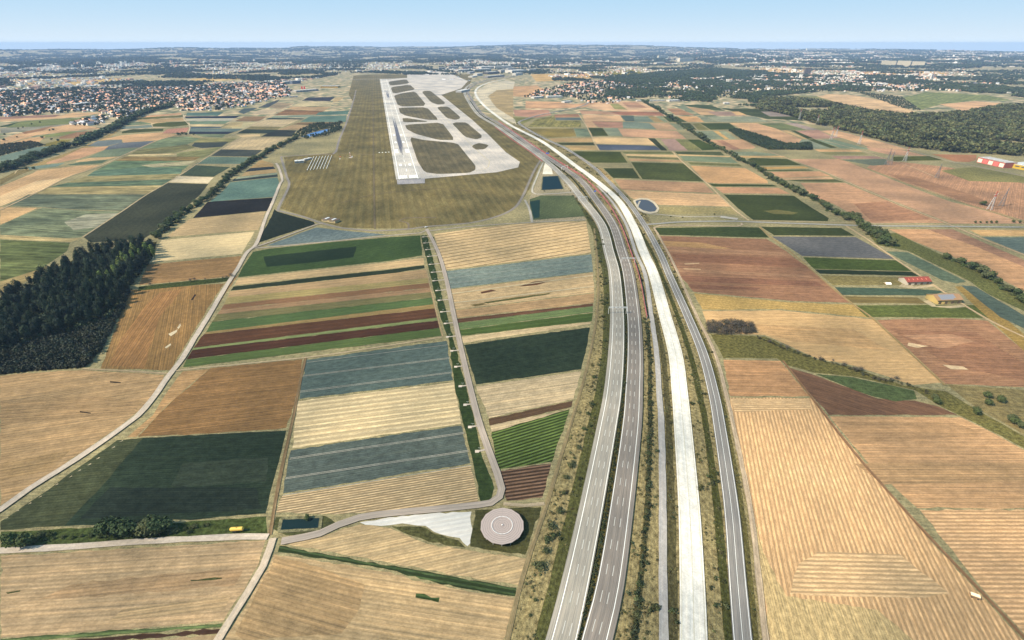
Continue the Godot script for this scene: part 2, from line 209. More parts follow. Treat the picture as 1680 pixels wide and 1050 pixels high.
["crop",[0.036,0.044,0.012],[178,-1534,317,-1525,307.7,-1370.5,212.1,-1370.5,185.6,-1478.7]],
["soil",[0.236,0.165,0.077],[164,-1624,257,-1624,258,-1553,178,-1553]],
["crop",[0.036,0.04,0.013],[140,-1679,259,-1679,258,-1635,156,-1635]],
["soil",[0.221,0.151,0.075],[122,-1761,266,-1773,261,-1690,137,-1690]],
["grass",[0.127,0.099,0.033],[63,-1980,229,-1980,218,-1799,119,-1773]],
["meadow",[0.094,0.114,0.074],[231,-1980,279,-1980,270,-1799,220,-1799]],
["meadow",[0.117,0.105,0.039],[60,-2027,99,-2236,187,-2356,177,-2198,280,-2198,262,-2011]],
["crop",[0.063,0.078,0.077],[185,-2295,291,-2295,287,-2217,181,-2217]],
["soil",[0.185,0.102,0.061],[187,-2399,298,-2421,294,-2315,185,-2295]],
["crop",[0.052,0.061,0.083],[266,-1646,380,-1635,443,-1614,443,-1553,261,-1553]],
["soil",[0.339,0.235,0.126],[272,-1786,410,-1773,454,-1761,447,-1635,265,-1657]],
["crop",[0.031,0.038,0.012],[285,-1995,340,-1995,330,-1812,276,-1812]],
["rows",[0.121,0.135,0.092],[343,-1995,395,-1995,380,-1812,332,-1812]],
["soil",[0.279,0.168,0.102],[394,-1980,450,-1965,597,-1921,578,-1749,457,-1773,378,-1799]],
["soil",[0.281,0.177,0.101],[295,-2180,325,-2180,322,-2011,285,-2011]],
["soil",[0.185,0.103,0.072],[325,-2180,445,-2162,416,-1995,327,-2011]],
["crop",[0.104,0.127,0.099],[448,-2162,492,-2162,545,-2126,533,-1965,416,-1995]],
["soil",[0.24,0.157,0.092],[548,-2126,623,-2126,606,-1950,532,-1950]],
["crop",[0.12,0.126,0.077],[625,-2126,659,-2109,635,-1950,606,-1950]],
["soil",[0.302,0.193,0.112],[312,-2399,475,-2356,454,-2180,295,-2180]],
["crop",[0.047,0.062,0.054],[475,-2356,533,-2356,503,-2180,461,-2180]],
["crop",[0.094,0.114,0.087],[529,-2335,587,-2335,573,-2162,495,-2162]],
["soil",[0.181,0.128,0.059],[590,-2335,622,-2335,615,-2162,578,-2162]],
["crop",[0.121,0.134,0.082],[622,-2335,651,-2335,630,-2162,615,-2162]],
["crop",[0.034,0.046,0.015],[653,-2335,714,-2335,706,-2162,635,-2162]],
["soil",[0.305,0.177,0.083],[717,-2335,801,-2335,775,-2162,709,-2162]],
["crop",[0.131,0.135,0.089],[807,-2335,846,-2335,827,-2162,780,-2162]],
["rows",[0.155,0.159,0.109],[849,-2335,1058,-2335,1033,-2162,829,-2162]],
["soil",[0.253,0.153,0.097],[317,-2562,453,-2513,479,-2378,312,-2421]],
["soil",[0.194,0.092,0.059],[453,-2513,567,-2513,680,-2490,669,-2356,479,-2378]],
["soil",[0.341,0.221,0.132],[484,-2990,702,-2990,686,-2513,567,-2513,433,-2562,369,-2691]],
["grass",[0.161,0.147,0.058],[513,-2863,558,-2863,553,-2587,494,-2612]],
["soil",[0.253,0.144,0.09],[589,-2925,671,-2925,665,-2664,574,-2691]],
["soil",[0.212,0.121,0.069],[753,-2638,813,-2638,807,-2378,721,-2378]],
["crop",[0.121,0.134,0.085],[821,-2775,881,-2746,871,-2490,815,-2490]],
["soil",[0.272,0.177,0.097],[873,-2718,949,-2638,941,-2378,834,-2378]],
["soil",[0.2,0.131,0.1],[907,-2513,1020,-2513,1019,-2356,894,-2356]],
["crop",[0.038,0.05,0.021],[886,-2804,1024,-2804,1004,-2537,964,-2562,885,-2718]],
["crop",[0.035,0.043,0.016],[1017,-2638,1187,-2638,1254,-2356,1195,-2198,1075,-2255,1036,-2399]],
["soil",[0.316,0.203,0.099],[1017,-2513,1054,-2513,1038,-2378,990,-2378]],
["soil",[0.178,0.143,0.123],[1156,-2513,1216,-2513,1214,-2335,1119,-2335]],
["crop",[0.035,0.042,0.015],[671,-2126,707,-2126,677,-1950,653,-1965]],
["crop",[0.03,0.039,0.012],[746,-2126,863,-2126,835,-1965,729,-1950]],
["soil",[0.098,0.091,0.034],[712,-2109,744,-2126,724,-1950,684,-1950]],
["soil",[0.327,0.203,0.11],[865,-2126,969,-2126,992,-2059,962,-1773,864,-1878,847,-1950]],
["crop",[0.113,0.127,0.084],[663,-1921,727,-1921,706,-1749,631,-1737]],
["soil",[0.277,0.175,0.069],[727,-1921,745,-1921,720,-1749,706,-1749]],
["crop",[0.141,0.149,0.096],[747,-1921,771,-1921,746,-1749,722,-1749]],
["soil",[0.278,0.168,0.096],[637,-1725,759,-1737,747,-1603,725,-1573,640,-1553]],
["soil",[0.203,0.112,0.073],[663,-1725,691,-1725,684,-1563,660,-1553]],
["crop",[0.023,0.027,0.012],[454,-1761,476,-1761,460,-1544,442,-1544]],
["soil",[0.212,0.137,0.111],[493,-1749,542,-1749,521,-1544,467,-1544]],
["grass",[0.11,0.106,0.043],[538,-1737,579,-1737,561,-1544,521,-1544]],
["crop",[0.034,0.046,0.012],[579,-1737,617,-1737,624,-1563,563,-1544]],
["crop",[0.043,0.05,0.023],[476,-1525,610,-1525,602,-1470,473,-1488]],
["soil",[0.31,0.217,0.108],[474,-1488,614,-1461,606,-1444,473,-1470]],
["rows",[0.103,0.126,0.078],[472,-1461,609,-1444,597.7,-1362.7,465.4,-1394.1]],
["crop",[0.077,0.079,0.033],[468.8,-1378.3,596.3,-1355.1,593.9,-1325.2,467.3,-1347.5]],
["crop",[0.076,0.079,0.032],[321,-1525,464,-1525,466,-1488,324,-1497]],
["soil",[0.279,0.2,0.103],[324,-1488,463,-1479,462,-1444,324,-1470]],
["crop",[0.076,0.073,0.032],[322.5,-1461,459,-1435,458.6,-1410.3,320.8,-1435.3]],
["soil",[0.219,0.143,0.077],[320.8,-1426.9,456.3,-1402.2,457.4,-1378.3,319,-1394.1]],
["soil",[0.305,0.182,0.091],[462.7,-1332.6,531.6,-1317.9,593,-1303.6,591.1,-1174.1,579.6,-1145.2,469.2,-1145.2,442.7,-1156.6]],
["crop",[0.028,0.037,0.012],[445.7,-1145.2,467.2,-1139.6,585.5,-1134,588.9,-1117.6,459.2,-1117.6,445.7,-1117.6]],
["soil",[0.273,0.154,0.087],[447.9,-1112.2,585.2,-1106.9,587.2,-1055.9,446.4,-1060.8]],
["crop",[0.026,0.034,0.012],[444.1,-1051,586.5,-1041.4,578.4,-952.9,575.1,-887.4,563.1,-869.5,433.4,-876.6,434.5,-948.8]],
["dry",[0.07,0.066,0.026],[475.5,-932.8,505.7,-940.7,536.6,-921,519.6,-909.6,487.4,-913.4]],
["soil",[0.285,0.175,0.065],[633.2,-1317.9,753,-1325,757,-1304,624.1,-1289.5]],
["crop",[0.032,0.04,0.012],[640,-1410,663,-1435,755,-1419,755,-1340,639.5,-1332.6]],
["crop",[0.121,0.135,0.087],[642,-1525,713,-1525,768,-1470,631,-1470]],
["soil",[0.295,0.19,0.086],[628,-1461,765,-1461,764,-1444,625,-1435]],
["crop",[0.049,0.058,0.021],[634.8,-1282.6,746.7,-1289.5,753.2,-1275.7,630.3,-1268.9]],
["soil",[0.274,0.159,0.089],[630.3,-1262.1,761.8,-1268.9,761.5,-1216.7,633.4,-1198.1]],
["soil",[0.308,0.197,0.112],[630.5,-1192,758,-1210.4,752.9,-1186,634.8,-1180]],
["crop",[0.055,0.059,0.022],[634.8,-1180,752.9,-1186,760.1,-1156.6,660,-1162.4]],
["soil",[0.256,0.15,0.089],[655.6,-1150.9,756.8,-1150.9,757.6,-1075.8,758,-961.1,763.9,-859.1,634.8,-859.1,631.4,-898.4,634.8,-982.3,618.5,-1022.5]],
["soil",[0.195,0.105,0.063],[675.8,-982.3,753.7,-999.8,757.8,-880.2,639.1,-866.1]],
["soil",[0.258,0.154,0.095],[763,-1419,899,-1419,890,-1242,880.2,-1101.6,878.9,-995.4,900.3,-932.8,905,-855.7,772,-855.7,769.4,-978,770.2,-1096.3,774.5,-1275.7]],
["soil",[0.234,0.132,0.079],[906,-1311,997,-1410,1063,-1363,1120,-1311,1160,-1140,917.4,-869.5,901.7,-978,897.7,-1162.4]],
["soil",[0.172,0.097,0.057],[912,-1242,957,-1210,963.8,-1055.9,943.9,-957,908.6,-986.6,902.8,-1174.1]],
["grass",[0.117,0.107,0.044],[1069,-1276,1138,-1304,1185,-1318,1218,-1204,1170,-1151,1053,-1168]],
["crop",[0.041,0.046,0.012],[1067,-1452,1175,-1461,1170,-1402,1029,-1394]],
["crop",[0.079,0.089,0.062],[897,-1410,1027,-1419,981,-1347,935,-1333]],
["soil",[0.191,0.093,0.051],[1200,-1488,1322,-1479,1266,-1410,1221,-1378,1189,-1386]],
["soil",[0.261,0.154,0.098],[1151,-1713,1159,-1635,1167,-1461,1075,-1479,1059,-1553]],
["soil",[0.309,0.192,0.094],[903,-1563,1030,-1553,1027,-1525,899,-1525]],
["grass",[0.117,0.107,0.048],[894,-1515,1021,-1515,1015,-1479,898,-1479]],
["soil",[0.185,0.112,0.088],[899,-1461,1012,-1461,1041,-1427,894,-1419]],
["crop",[0.114,0.127,0.091],[906,-1737,974,-1737,978,-1583,908,-1573,882,-1624]],
["crop",[0.031,0.036,0.012],[974,-1737,1001,-1749,991,-1593,965,-1583]],
["rows",[0.103,0.126,0.084],[998,-1737,1059,-1737,1076,-1563,995,-1583]],
["soil",[0.292,0.178,0.102],[938,-2109,971,-2109,956,-1773,962,-1749,877,-1614,853,-1635,866,-1935]],
["crop",[0.083,0.093,0.042],[971,-2109,1073,-2126,1080,-1950,986,-1950]],
["soil",[0.313,0.212,0.104],[981,-1935,1003,-1935,980,-1749,968,-1761]],
["crop",[0.03,0.035,0.012],[1014,-1935,1030,-1935,1007,-1761,980,-1749]],
["soil",[0.223,0.132,0.098],[1027,-1921,1124,-1950,1095,-1825,1110,-1773,1005,-1749]],
["soil",[0.177,0.139,0.121],[1083,-2126,1131,-2126,1124,-1950,1082,-1950]],
["soil",[0.333,0.204,0.115],[1117,-1921,1178,-1950,1185,-1737,1190,-1544,1095,-1593,1106,-1799]],
["soil",[0.347,0.234,0.132],[1824,-3279,1989,-3445,2091,-3360,2060,-3024,1851,-2466,1724,-2421,1658,-2537,1648,-2718]],
["meadow",[0.14,0.133,0.057],[1680,-3360,1824,-3279,1658,-2537,1666,-2804,1587,-3024]],
["meadow",[0.119,0.131,0.052],[2282,-3202,2698,-3580,2913,-3360,2769,-3024,2566,-3024,2200,-2804,1951,-2587]],
["soil",[0.347,0.217,0.122],[2222,-2833,2539,-2990,2597,-2863,2395,-2664,2116,-2537]],
["soil",[0.29,0.177,0.094],[0,-4053,184,-4175,241,-3627,143,-3202,7,-3279]],
["soil",[0.317,0.188,0.105],[74,-2990,264,-2958,317,-2833,479,-2958,363,-2691,193,-2638,65,-2638]],
["soil",[0.251,0.14,0.093],[6,-2587,175,-2587,175,-2378,104,-2295,13,-2356]],
["meadow",[0.109,0.105,0.039],[5,-2315,98,-2275,43,-2109,5,-2162]],
["grass",[0.228,0.169,0.086],[-161,-3627,9,-4053,5,-2162,-26,-2315,-92,-2718]],
["concrete",[0.327,0.284,0.208],[-228,-3202,-235,-3725,-189,-4304,-52,-4742,25,-4587,8,-3829,-103,-3725,-146,-3279,-75,-2664,13,-2236,19,-2075,-67,-2378,-140,-2775]],
["soil",[0.315,0.204,0.079],[187,-5702,777,-5941,923,-5276,468,-4742,202,-4587]],
["meadow",[0.139,0.118,0.016],[812,-6217,1483,-6825,1369,-5702,891,-5086]],
["soil",[0.369,0.241,0.109],[2302,-6218,3280,-7192,3833,-7206,3328,-6236,2493,-5712,2136,-5590]],
["soil",[0.354,0.22,0.081],[3647,-5973,4336,-6534,4764,-6249,4509,-5738,3606,-5501]],
["soil",[0.299,0.187,0.075],[2653,-4304,3076,-4441,3081,-4238,2682,-4053]],
["soil",[0.308,0.205,0.08],[-4378,-4751,-4358,-5103,-3695,-4304,-3864,-4175]],
["soil",[0.319,0.217,0.084],[-3728,-4587,-3569,-5094,-3224,-4513,-3358,-4175]],
["soil",[0.342,0.236,0.094],[-2851,-4908,-2760,-5491,-2618,-5711,-2367,-4908,-2569,-4587]],
["soil",[0.132,0.068,0.042],[239.2,-712.4,413.6,-692.8,421.5,-656.1,241.8,-683.3],0],
["soil",[0.132,0.068,0.043],[231.6,-630.6,405.9,-610.6,407.3,-595.3,230.5,-610.6],0],
["soil",[0.132,0.068,0.043],[233,-602.9,324.5,-591.6,313.5,-584.2,231.5,-587.9],0],
["soil",[0.194,0.11,0.064],[240.2,-743.6,416.4,-717.5,418.3,-702.5,240.6,-717.5],0],
["soil",[0.194,0.11,0.065],[232.2,-656.1,408.2,-630.6,408.9,-622.5,230.2,-643.2],0],
["soil",[0.2,0.132,0.07],[-452.7,-353.9,-378.2,-362.6,-326,-353.9,-325.7,-337.2,-399.9,-329.3,-423.9,-321.6],0],
["soil",[0.195,0.131,0.068],[-387,-280.3,-364.6,-286.7,-344.2,-296.6,-345.1,-274.1,-370.8,-262.2],0],
["soil",[0.2,0.136,0.077],[-257.6,-183.5,-197.2,-190.5,-162.6,-194.5,-162.4,-182.8,-224.7,-177.2,-270.9,-173.6],0],
["soil",[0.216,0.157,0.09],[-218.7,-168.3,-161.5,-177.2,-160.6,-168.3,-220.7,-161.5],0],
["soil",[0.151,0.085,0.037],[-418,-457.5,-443.9,-542.9,-448.5,-577,-425.3,-587.9,-408.6,-511.9,-359.7,-407.1,-396,-411.4],0],
["soil",[0.241,0.153,0.081],[258,-280.3,388.8,-280.3,372.6,-262.2,267.4,-259.3],0],
["soil",[0.224,0.14,0.074],[271.8,-329.3,368,-327.7,386.2,-312.7,269.7,-300],0],
["soil",[0.287,0.18,0.087],[248.9,-497.5,379,-483.6,390.4,-439.4,298.6,-457.5],0],
["soil",[0.161,0.086,0.051],[419.6,-483.6,508.9,-476.9,506.4,-411.4,483.5,-385.9,432,-411.4],0],
["soil",[0.219,0.125,0.074],[424.1,-470.3,479.1,-472.9,493.3,-457.5,443.5,-442.9],0],
["crop",[0.024,0.032,0.022],[-248.8,-280.3,-187,-286.7,-178.3,-262.2,-243.8,-256.5],0],
["crop",[0.014,0.02,0.015],[-287.4,-256.5,-182.9,-256.5,-170.3,-237.7,-288.5,-229.2],0],
]
const PATHS = [
["grass_verge","green verge along the motorway carriageway","scrub",[0.047,0.048,0.018],11,[12.3,-137.1,17.2,-151.9,27.1,-182.8,44.3,-240.3,68.1,-321.6,81.3,-367.1,97.3,-433.5,112.9,-519.4,129.8,-634.8,134.7,-714.9,141.1,-852.3,126.5,-1013.4],0],
["grass_verge","planted central reservation of the motorway","scrub",[0.049,0.043,0.015],4.2,[29.3,-137.1,35,-151.9,46.9,-182.8,65.2,-240.3,89.1,-321.6,100.6,-367.1,115.7,-433.5,133,-519.4,150.3,-634.8,157.3,-714.9,166.2,-852.3,156.2,-1013.4,139.9,-1204.2,85.6,-1456.7,4,-1818,-65,-2101,-145,-2421,-233,-3024],0],
["ditch","dark overgrown ditch beside the service track","scrub",[0.054,0.049,0.022],3.6,[60.1,-137.1,64.8,-151.9,75,-182.8,92.8,-240.3,114,-321.6,125,-367.1,138.2,-422.2,152.8,-497.5],0],
["grass_verge","olive verge between service track and white route","scrub",[0.053,0.047,0.023],5,[81.4,-137.1,85.6,-151.9,93.9,-182.8,109.1,-240.3,129.7,-321.6,139.9,-367.1,154,-433.5,167.3,-519.4],0],
["grass_verge","dark green ditch beside the country road","scrub",[0.038,0.039,0.014],5,[111,-137.1,115.4,-151.9,124.2,-182.8,140.5,-240.3,160.5,-321.6,169.8,-367.1,182.1,-433.5,193,-519.4,205.2,-634.8,212.2,-714.9,217.2,-839],0],
["grass_verge","grass strip between country road and farm track","scrub",[0.063,0.056,0.021],4,[124.9,-137.1,129,-151.9,138.9,-182.8,156.8,-240.3,177.6,-321.6,188.6,-367.1,201.4,-433.5,210.2,-519.4,221.9,-634.8],0],
["farm_track","worn two-wheel farm track beside the motorway verge","soil",[0.156,0.123,0.067],2.6,[-6.2,-137.1,-2.3,-151.9,2.8,-175.4,12.3,-207.1,23.4,-240.3,35.5,-280.3,52.6,-337.2,71.3,-400.9,90.4,-476.9,106.8,-559.6,123.8,-678.7,140.9,-829.2],0],
["motorway","pale grey motorway carriageway with three lanes","asphalt",[0.203,0.191,0.167],16,[21,-137.1,26.4,-151.9,36.8,-182.8,54.6,-240.3,78.5,-321.6,91.2,-367.1,106.4,-433.5,123,-519.4,140.3,-634.8,146.7,-714.9,155.5,-852.3,142,-1013.4,124.7,-1180,84,-1426.9,2,-1780,-66,-2067,-149,-2388,-235,-2958,-309,-3580,-326,-4113,-288,-4513,-164,-4996,61,-5590],3],
["motorway","darker grey motorway carriageway with three lanes","asphalt",[0.141,0.127,0.115],15.5,[39.5,-137.1,45.2,-151.9,57.5,-182.8,75.5,-240.3,99.2,-321.6,110.6,-367.1,126,-433.5,142.6,-519.4,160,-634.8,167,-714.9,176.3,-852.3,169.9,-1013.4,155.1,-1192,87.2,-1487.7,4,-1865,-58,-2135,-141,-2455,-225,-3058,-288,-3580,-297,-4023,-262,-4406,-150,-4883,60,-5450],3],
["service_track","grey service track beside the white route","concrete",[0.256,0.24,0.228],5,[76.8,-137.1,80.7,-151.9,88.4,-182.8,103.3,-240.3,123.6,-321.6,133.3,-367.1,147.8,-433.5,163,-519.4,182.6,-634.8,187.3,-714.9,199.8,-852.3,199.8,-999.8,189.9,-1123],1],
["construction_route","wide white graded route under construction","concrete",[0.457,0.44,0.405],14.2,[91.9,-137.1,96.5,-151.9,105.5,-182.8,121.3,-240.3,141.3,-321.6,152.1,-367.1,166.8,-433.5,178.7,-519.4,194.3,-634.8,199.8,-714.9,211.1,-852.3,213.3,-1013.4,187.6,-1204.2,166.5,-1317.9,98,-1690,0,-2043,-67,-2356,-139,-2746,-203,-3202,-241,-3627,-237,-4053,-182,-4477,-54,-4908],1],
["country_road","grey country road curving beside the white route","asphalt",[0.142,0.135,0.129],10,[118.4,-137.1,122.5,-151.9,132.1,-182.8,150.1,-240.3,171.6,-321.6,182.5,-367.1,194.9,-433.5,204.4,-519.4,215.2,-634.8,223.3,-714.9,230.8,-852.3,230.6,-1013.4,217.8,-1204.2,207.9,-1317.9,164,-1563,102,-1773,56,-1965,31,-2092,30,-2162,56,-2236,121,-2378,197,-2490,297,-2638,377,-2804,432,-3024],2],
["farm_track","pale farm track beside the brown stubble fields","soil",[0.278,0.217,0.151],3.4,[130.5,-137.1,134.9,-151.9,144.8,-182.8,163.1,-240.3,183.2,-321.6,193.8,-367.1,207.3,-433.5,215.5,-519.4,228.6,-634.8,236.2,-714.9,242.9,-807.1,244.1,-832.4,256.5,-843.9,307.8,-845.6,390.8,-840.6,404.5,-859.1],0],
["country_road","pale grey lane crossing between fields to the trees","concrete",[0.208,0.201,0.179],6.5,[232.2,-849,256.9,-854,302.8,-864.3,390.6,-867.8,421.8,-864.3,568.9,-847.3,634.8,-842.3,759.2,-839,902.3,-834],1],
["farm_track","sandy track beside the crossing lane","soil",[0.305,0.238,0.146],2.6,[428.3,-874.8,571.2,-860.9,642.3,-854,761.3,-847.3],0],
["country_road","pale road from the junction to the round antenna","asphalt",[0.235,0.202,0.174],5.4,[-145.7,-826,-139.8,-807.1,-127.4,-768.5,-106.4,-695.2,-86.6,-608.7,-67.2,-511.9,-51.1,-433.5,-37.9,-371.7,-28.2,-329.3,-19.1,-296.6,-11.3,-271,-7.4,-254.8,-8.9,-247.7,-14.7,-242.4,-33.4,-239.3,-58,-236.4,-82.2,-233.7,-101.9,-230.2,-114.4,-224.4,-124.2,-217.8,-133.1,-215.1,-146.7,-211.9],1],
["farm_track","dirt access past the round antenna to the verge","soil",[0.259,0.21,0.144],2.6,[-5.9,-241.9,8.4,-240.3,22.3,-241.9],0],
["farm_track","pale chalky track along the wooded bank","concrete",[0.346,0.293,0.24],4.6,[-334.1,-204.1,-320.1,-205.3,-280.2,-207.9,-240.3,-211.5,-199.1,-214.2,-172.4,-215.5,-156.7,-215.5],0],
["farm_track","pale chalky track leading down from the crossroads","concrete",[0.323,0.268,0.208],4.4,[-153,-214.2,-150.8,-194.5,-152.7,-177.2,-154.7,-163.2,-156.3,-150,-158.1,-138.5],1],
["farm_track","broad pale gravel road winding between brown fields","concrete",[0.315,0.27,0.221],5.6,[-355.8,-223,-347.6,-236.2,-343,-255.4,-335.5,-273.5,-328.3,-294.6,-321.4,-319.4,-318.4,-334,-320.1,-357.3,-326.6,-390.8,-331.5,-424.5,-341,-463.8,-353.9,-519.4,-372,-591.6,-386,-653.9,-401.4,-714.9,-402.2,-743.6,-414.5,-788.9,-446.8,-887.4,-476.1,-986.6,-521.2,-1134,-534.2,-1180,-588.6,-1296.5,-623.5,-1362.7],1],
["farm_track","pale gravel track from crossroads to airfield gate","concrete",[0.254,0.218,0.182],3.6,[-399.8,-738.3,-383.2,-764.3,-341.9,-849,-332.4,-855.7],2],
["farm_track","narrow pale track above the green vegetable field","concrete",[0.243,0.212,0.182],3,[-398.6,-735.6,-391.1,-735.6,-297,-762.9,-205.9,-791.9,-153.1,-807.1,-144.7,-819.6],0],
["farm_track","thin track along the lower edge of the striped fields","soil",[0.277,0.221,0.14],2.2,[-328,-400.9,-319.8,-404,-210.8,-425,-151.7,-441.7,-75.6,-465.8],0],
["farm_track","narrow track under the dark wood","soil",[0.247,0.19,0.119],2,[-418.6,-405.6,-377.9,-402.4,-330,-397.3],0],
["farm_track","worn path dividing dark crop and pale stubble","soil",[0.133,0.092,0.051],2.4,[-208.1,-424.5,-198.8,-385.9,-182.7,-321.6,-171.6,-274.1,-161.4,-235.2,-156.1,-216.9],0],
["farm_track","worn dirt edge beside the light pads","soil",[0.229,0.17,0.097],1.8,[-121,-653.9,-95.4,-547.8,-75.2,-467.7],0],
["farm_track","field track to the farm sheds","soil",[0.308,0.227,0.135],3.4,[580.5,-849,575.3,-780.1,563.3,-688.1,551.1,-582.4,546.5,-506.1,555.9,-455],0],
["farm_track","grassy track bordering the large brown field","soil",[0.196,0.142,0.068],3,[428.1,-839,423.9,-791.9,422.6,-700.1,415.7,-599.1,414.3,-542.9,415.1,-503.2,401.7,-379.2],0],
["farm_track","rutted brown track between pale stubble fields","soil",[0.16,0.093,0.052],2.4,[270.5,-420,268.2,-360.8,265.3,-292.6,267.2,-227.7,271,-182.4,273.6,-149.7],0],
["farm_track","pale track climbing past green fields beyond the basin","soil",[0.305,0.228,0.14],3.4,[470,-1529,455,-1370.5,441.6,-1145.2,424.8,-957,423.2,-873.1],0],
["farm_track","pale straight track through upper patchwork","soil",[0.327,0.241,0.148],3.4,[298,-2421,283,-1995,263,-1679,258,-1544],0],
["farm_track","pale cross track over the upper patchwork","soil",[0.282,0.222,0.134],2.4,[258,-1544,395,-1537,472,-1534,565,-1534],0],
["farm_track","thin pale track across upper fields","soil",[0.283,0.223,0.142],2.4,[448,-2162,684,-2144,973,-2135,1123,-2144],0],
["farm_track","thin green-edged track dividing dark green fields","soil",[0.158,0.136,0.064],2.4,[319,-1534,311,-1362.7,300.4,-1180],0],
["farm_track","pale diagonal track across pinkish ploughland","soil",[0.311,0.218,0.14],3.2,[749,-1553,759,-1427,770.8,-1268.9,763.9,-1086,763.7,-969.5,765.2,-852.3,764.1,-768.5,768.6,-697.6],0],
["farm_track","dark edged track beside ploughland","soil",[0.247,0.161,0.085],3.4,[894,-1419,902,-1311,893.7,-1156.6,893.8,-1041.4,898.3,-973.7,904.7,-936.7,908.4,-852.3],0],
["forest_road","grey road along the foot of the wood","concrete",[0.238,0.201,0.152],4.5,[1215,-2180,1185,-1950,1190,-1679,1181,-1553,1174,-1452,1176,-1386,1198,-1318,1213,-1252,1224,-1186],0],
["farm_track","pale track by pylons","soil",[0.327,0.241,0.148],2.6,[1011,-1749,1032,-1544,1022,-1410,1026,-1333,1001,-1192],0],
["farm_track","pale track following the wooded belt","soil",[0.307,0.239,0.135],3,[-1209,-1242,-1239,-1289,-1257,-1363,-1282,-1479,-1304,-1563,-1342,-1690,-1384,-1799,-1461,-1965,-1527,-2109],0],
["farm_track","pale track from the trees across to the sand fields","soil",[0.334,0.252,0.153],3.4,[-1120,-1825,-1155,-1773,-1157,-1713,-1127,-1583,-1098,-1461,-1069,-1347,-1058,-1276,-1052,-1204,-1006.2,-1055.9,-973,-936.7],0],
["farm_track","long straight track beside dark fields","soil",[0.264,0.211,0.133],3,[-916,-1780,-883,-1603,-845,-1427,-803.2,-1248.9,-785.1,-1156.6,-764.8,-1046.2,-736,-928.8,-702.7,-785.9],0],
["farm_track","pale track through small plots toward the hall","soil",[0.31,0.246,0.165],3.2,[-967,-1825,-1012,-2092,-1075,-2421,-1138,-2804,-1222,-3319],0],
["farm_track","pale field lane by the tree clump","soil",[0.332,0.271,0.194],3,[-1462,-2399,-1366,-2236,-1255,-2075,-1191,-1965,-1133,-1851],0],
["farm_track","short track beside the hedge to the gravel road","soil",[0.295,0.228,0.138],3,[-835,-1351,-704,-1351,-623.5,-1358.9],0],
["perimeter_road","grey airfield perimeter road","concrete",[0.157,0.14,0.125],5.5,[-647,-1452,-538.7,-1216.7,-496.4,-1123,-450.2,-952.9,-434.7,-928.8,-385.6,-898.4,-336.8,-859.1,-293.3,-832.4,-253.7,-821.2,-226.7,-816.4,-176.9,-826,-147.6,-839,-75.3,-859.1,-33.3,-891,0,-940.7,20,-1022.5,54.4,-1268.9,77.7,-1402.2],0],
["perimeter_road","grey airfield perimeter road past the pond","concrete",[0.163,0.144,0.134],6,[-647,-1452,-541,-1488,-513,-1506,-572,-1749,-667,-2162,-878,-3024,-1055,-3725],0],
["perimeter_road","straight narrow service road across airfield grass","concrete",[0.095,0.078,0.048],3.4,[-1053,-4175,-608,-2356,-381.2,-1426.9,-277,-999.8,-234.1,-826],0],
["perimeter_road","short service road to antenna pad","concrete",[0.118,0.099,0.069],3,[-503,-1497,-395,-1479],0],
["perimeter_road","faint curved track across airfield grass","soil",[0.095,0.073,0.043],2.4,[-339.2,-986.6,-288,-1051,-235.1,-1075.8,-159.4,-1096.3,-65,-1070.7],0],
["perimeter_road","loop road at approach lights","concrete",[0.11,0.09,0.068],3,[-177.5,-829.2,-184,-859.1,-201.8,-873.1,-193.5,-887.4,-137.6,-891],0],
["taxiway","pale taxiway crossing the far end","concrete",[0.285,0.266,0.243],26,[-1481,-4824,-1194,-4952,-793,-5179],0],
["farm_track","pale gravel ring road by the settling ponds","concrete",[0.289,0.27,0.234],4,[82.6,-1370.5,59.4,-1210.4,44,-1065.7,83.5,-1055.9,132.7,-1070.7],0],
["farm_track","gravel lane beside the green basin","concrete",[0.245,0.228,0.201],4.5,[25.9,-1008.8,33.6,-936.7,35.6,-862.6],0],
["farm_track","thin lane above tan field","concrete",[0.226,0.201,0.172],3,[-140.1,-816.4,-73.8,-839,0,-855.7,131.3,-876.6],0],
["service_track","gravel layby beside the country road","concrete",[0.286,0.257,0.209],3.4,[257.3,-999.8,241.3,-948.8,250.3,-917.2,271.1,-909.6,323,-894.7,391.2,-898.4],0],
["service_track","gravel junction pad","concrete",[0.307,0.282,0.241],12,[380.9,-894.7,406.4,-880.2],1],
["tramline","pale wheel tramline through the blue-green crop","soil",[0.255,0.249,0.214],0.5,[-204.1,-416.7,-68,-450.1],0],
["tramline","pale wheel tramline through the blue-green crop","soil",[0.255,0.249,0.214],0.5,[-199.6,-394.3,-62.7,-425.6],0],
["tramline","pale wheel tramline through the blue-green crop","soil",[0.255,0.249,0.214],0.5,[-199.6,-392.8,-62.6,-423.9],0],
["tramline","pale wheel tramline through the blue-green crop","soil",[0.255,0.249,0.214],0.5,[-193.4,-369.8,-57.7,-400.4],0],
["tramline","pale wheel tramline through the blue-green crop","soil",[0.255,0.249,0.214],0.5,[-192.8,-368,-57.5,-398.8],0],
["tramline","pale wheel tramline through the blue-green crop","soil",[0.255,0.249,0.214],0.5,[-169.7,-285.4,-38.8,-314.5],0],
["tramline","pale wheel tramline through the blue-green crop","soil",[0.255,0.249,0.214],0.5,[-169.6,-284.1,-38.7,-313.1],0],
["tramline","pale wheel tramline through the blue-green crop","soil",[0.254,0.249,0.214],0.5,[-165.2,-265.7,-33.7,-293.9],0],
["tramline","pale wheel tramline through the blue-green crop","soil",[0.254,0.249,0.214],0.5,[-165.1,-264.5,-33.6,-292.6],0],
["tramline","pale wheel tramline through the blue-green crop","soil",[0.254,0.249,0.214],0.5,[-160.8,-249.3,-30.7,-277.8],0],
["tramline","pale wheel tramline through the blue-green crop","soil",[0.256,0.25,0.213],0.5,[-91.5,-636.9,118.8,-700.1],0],
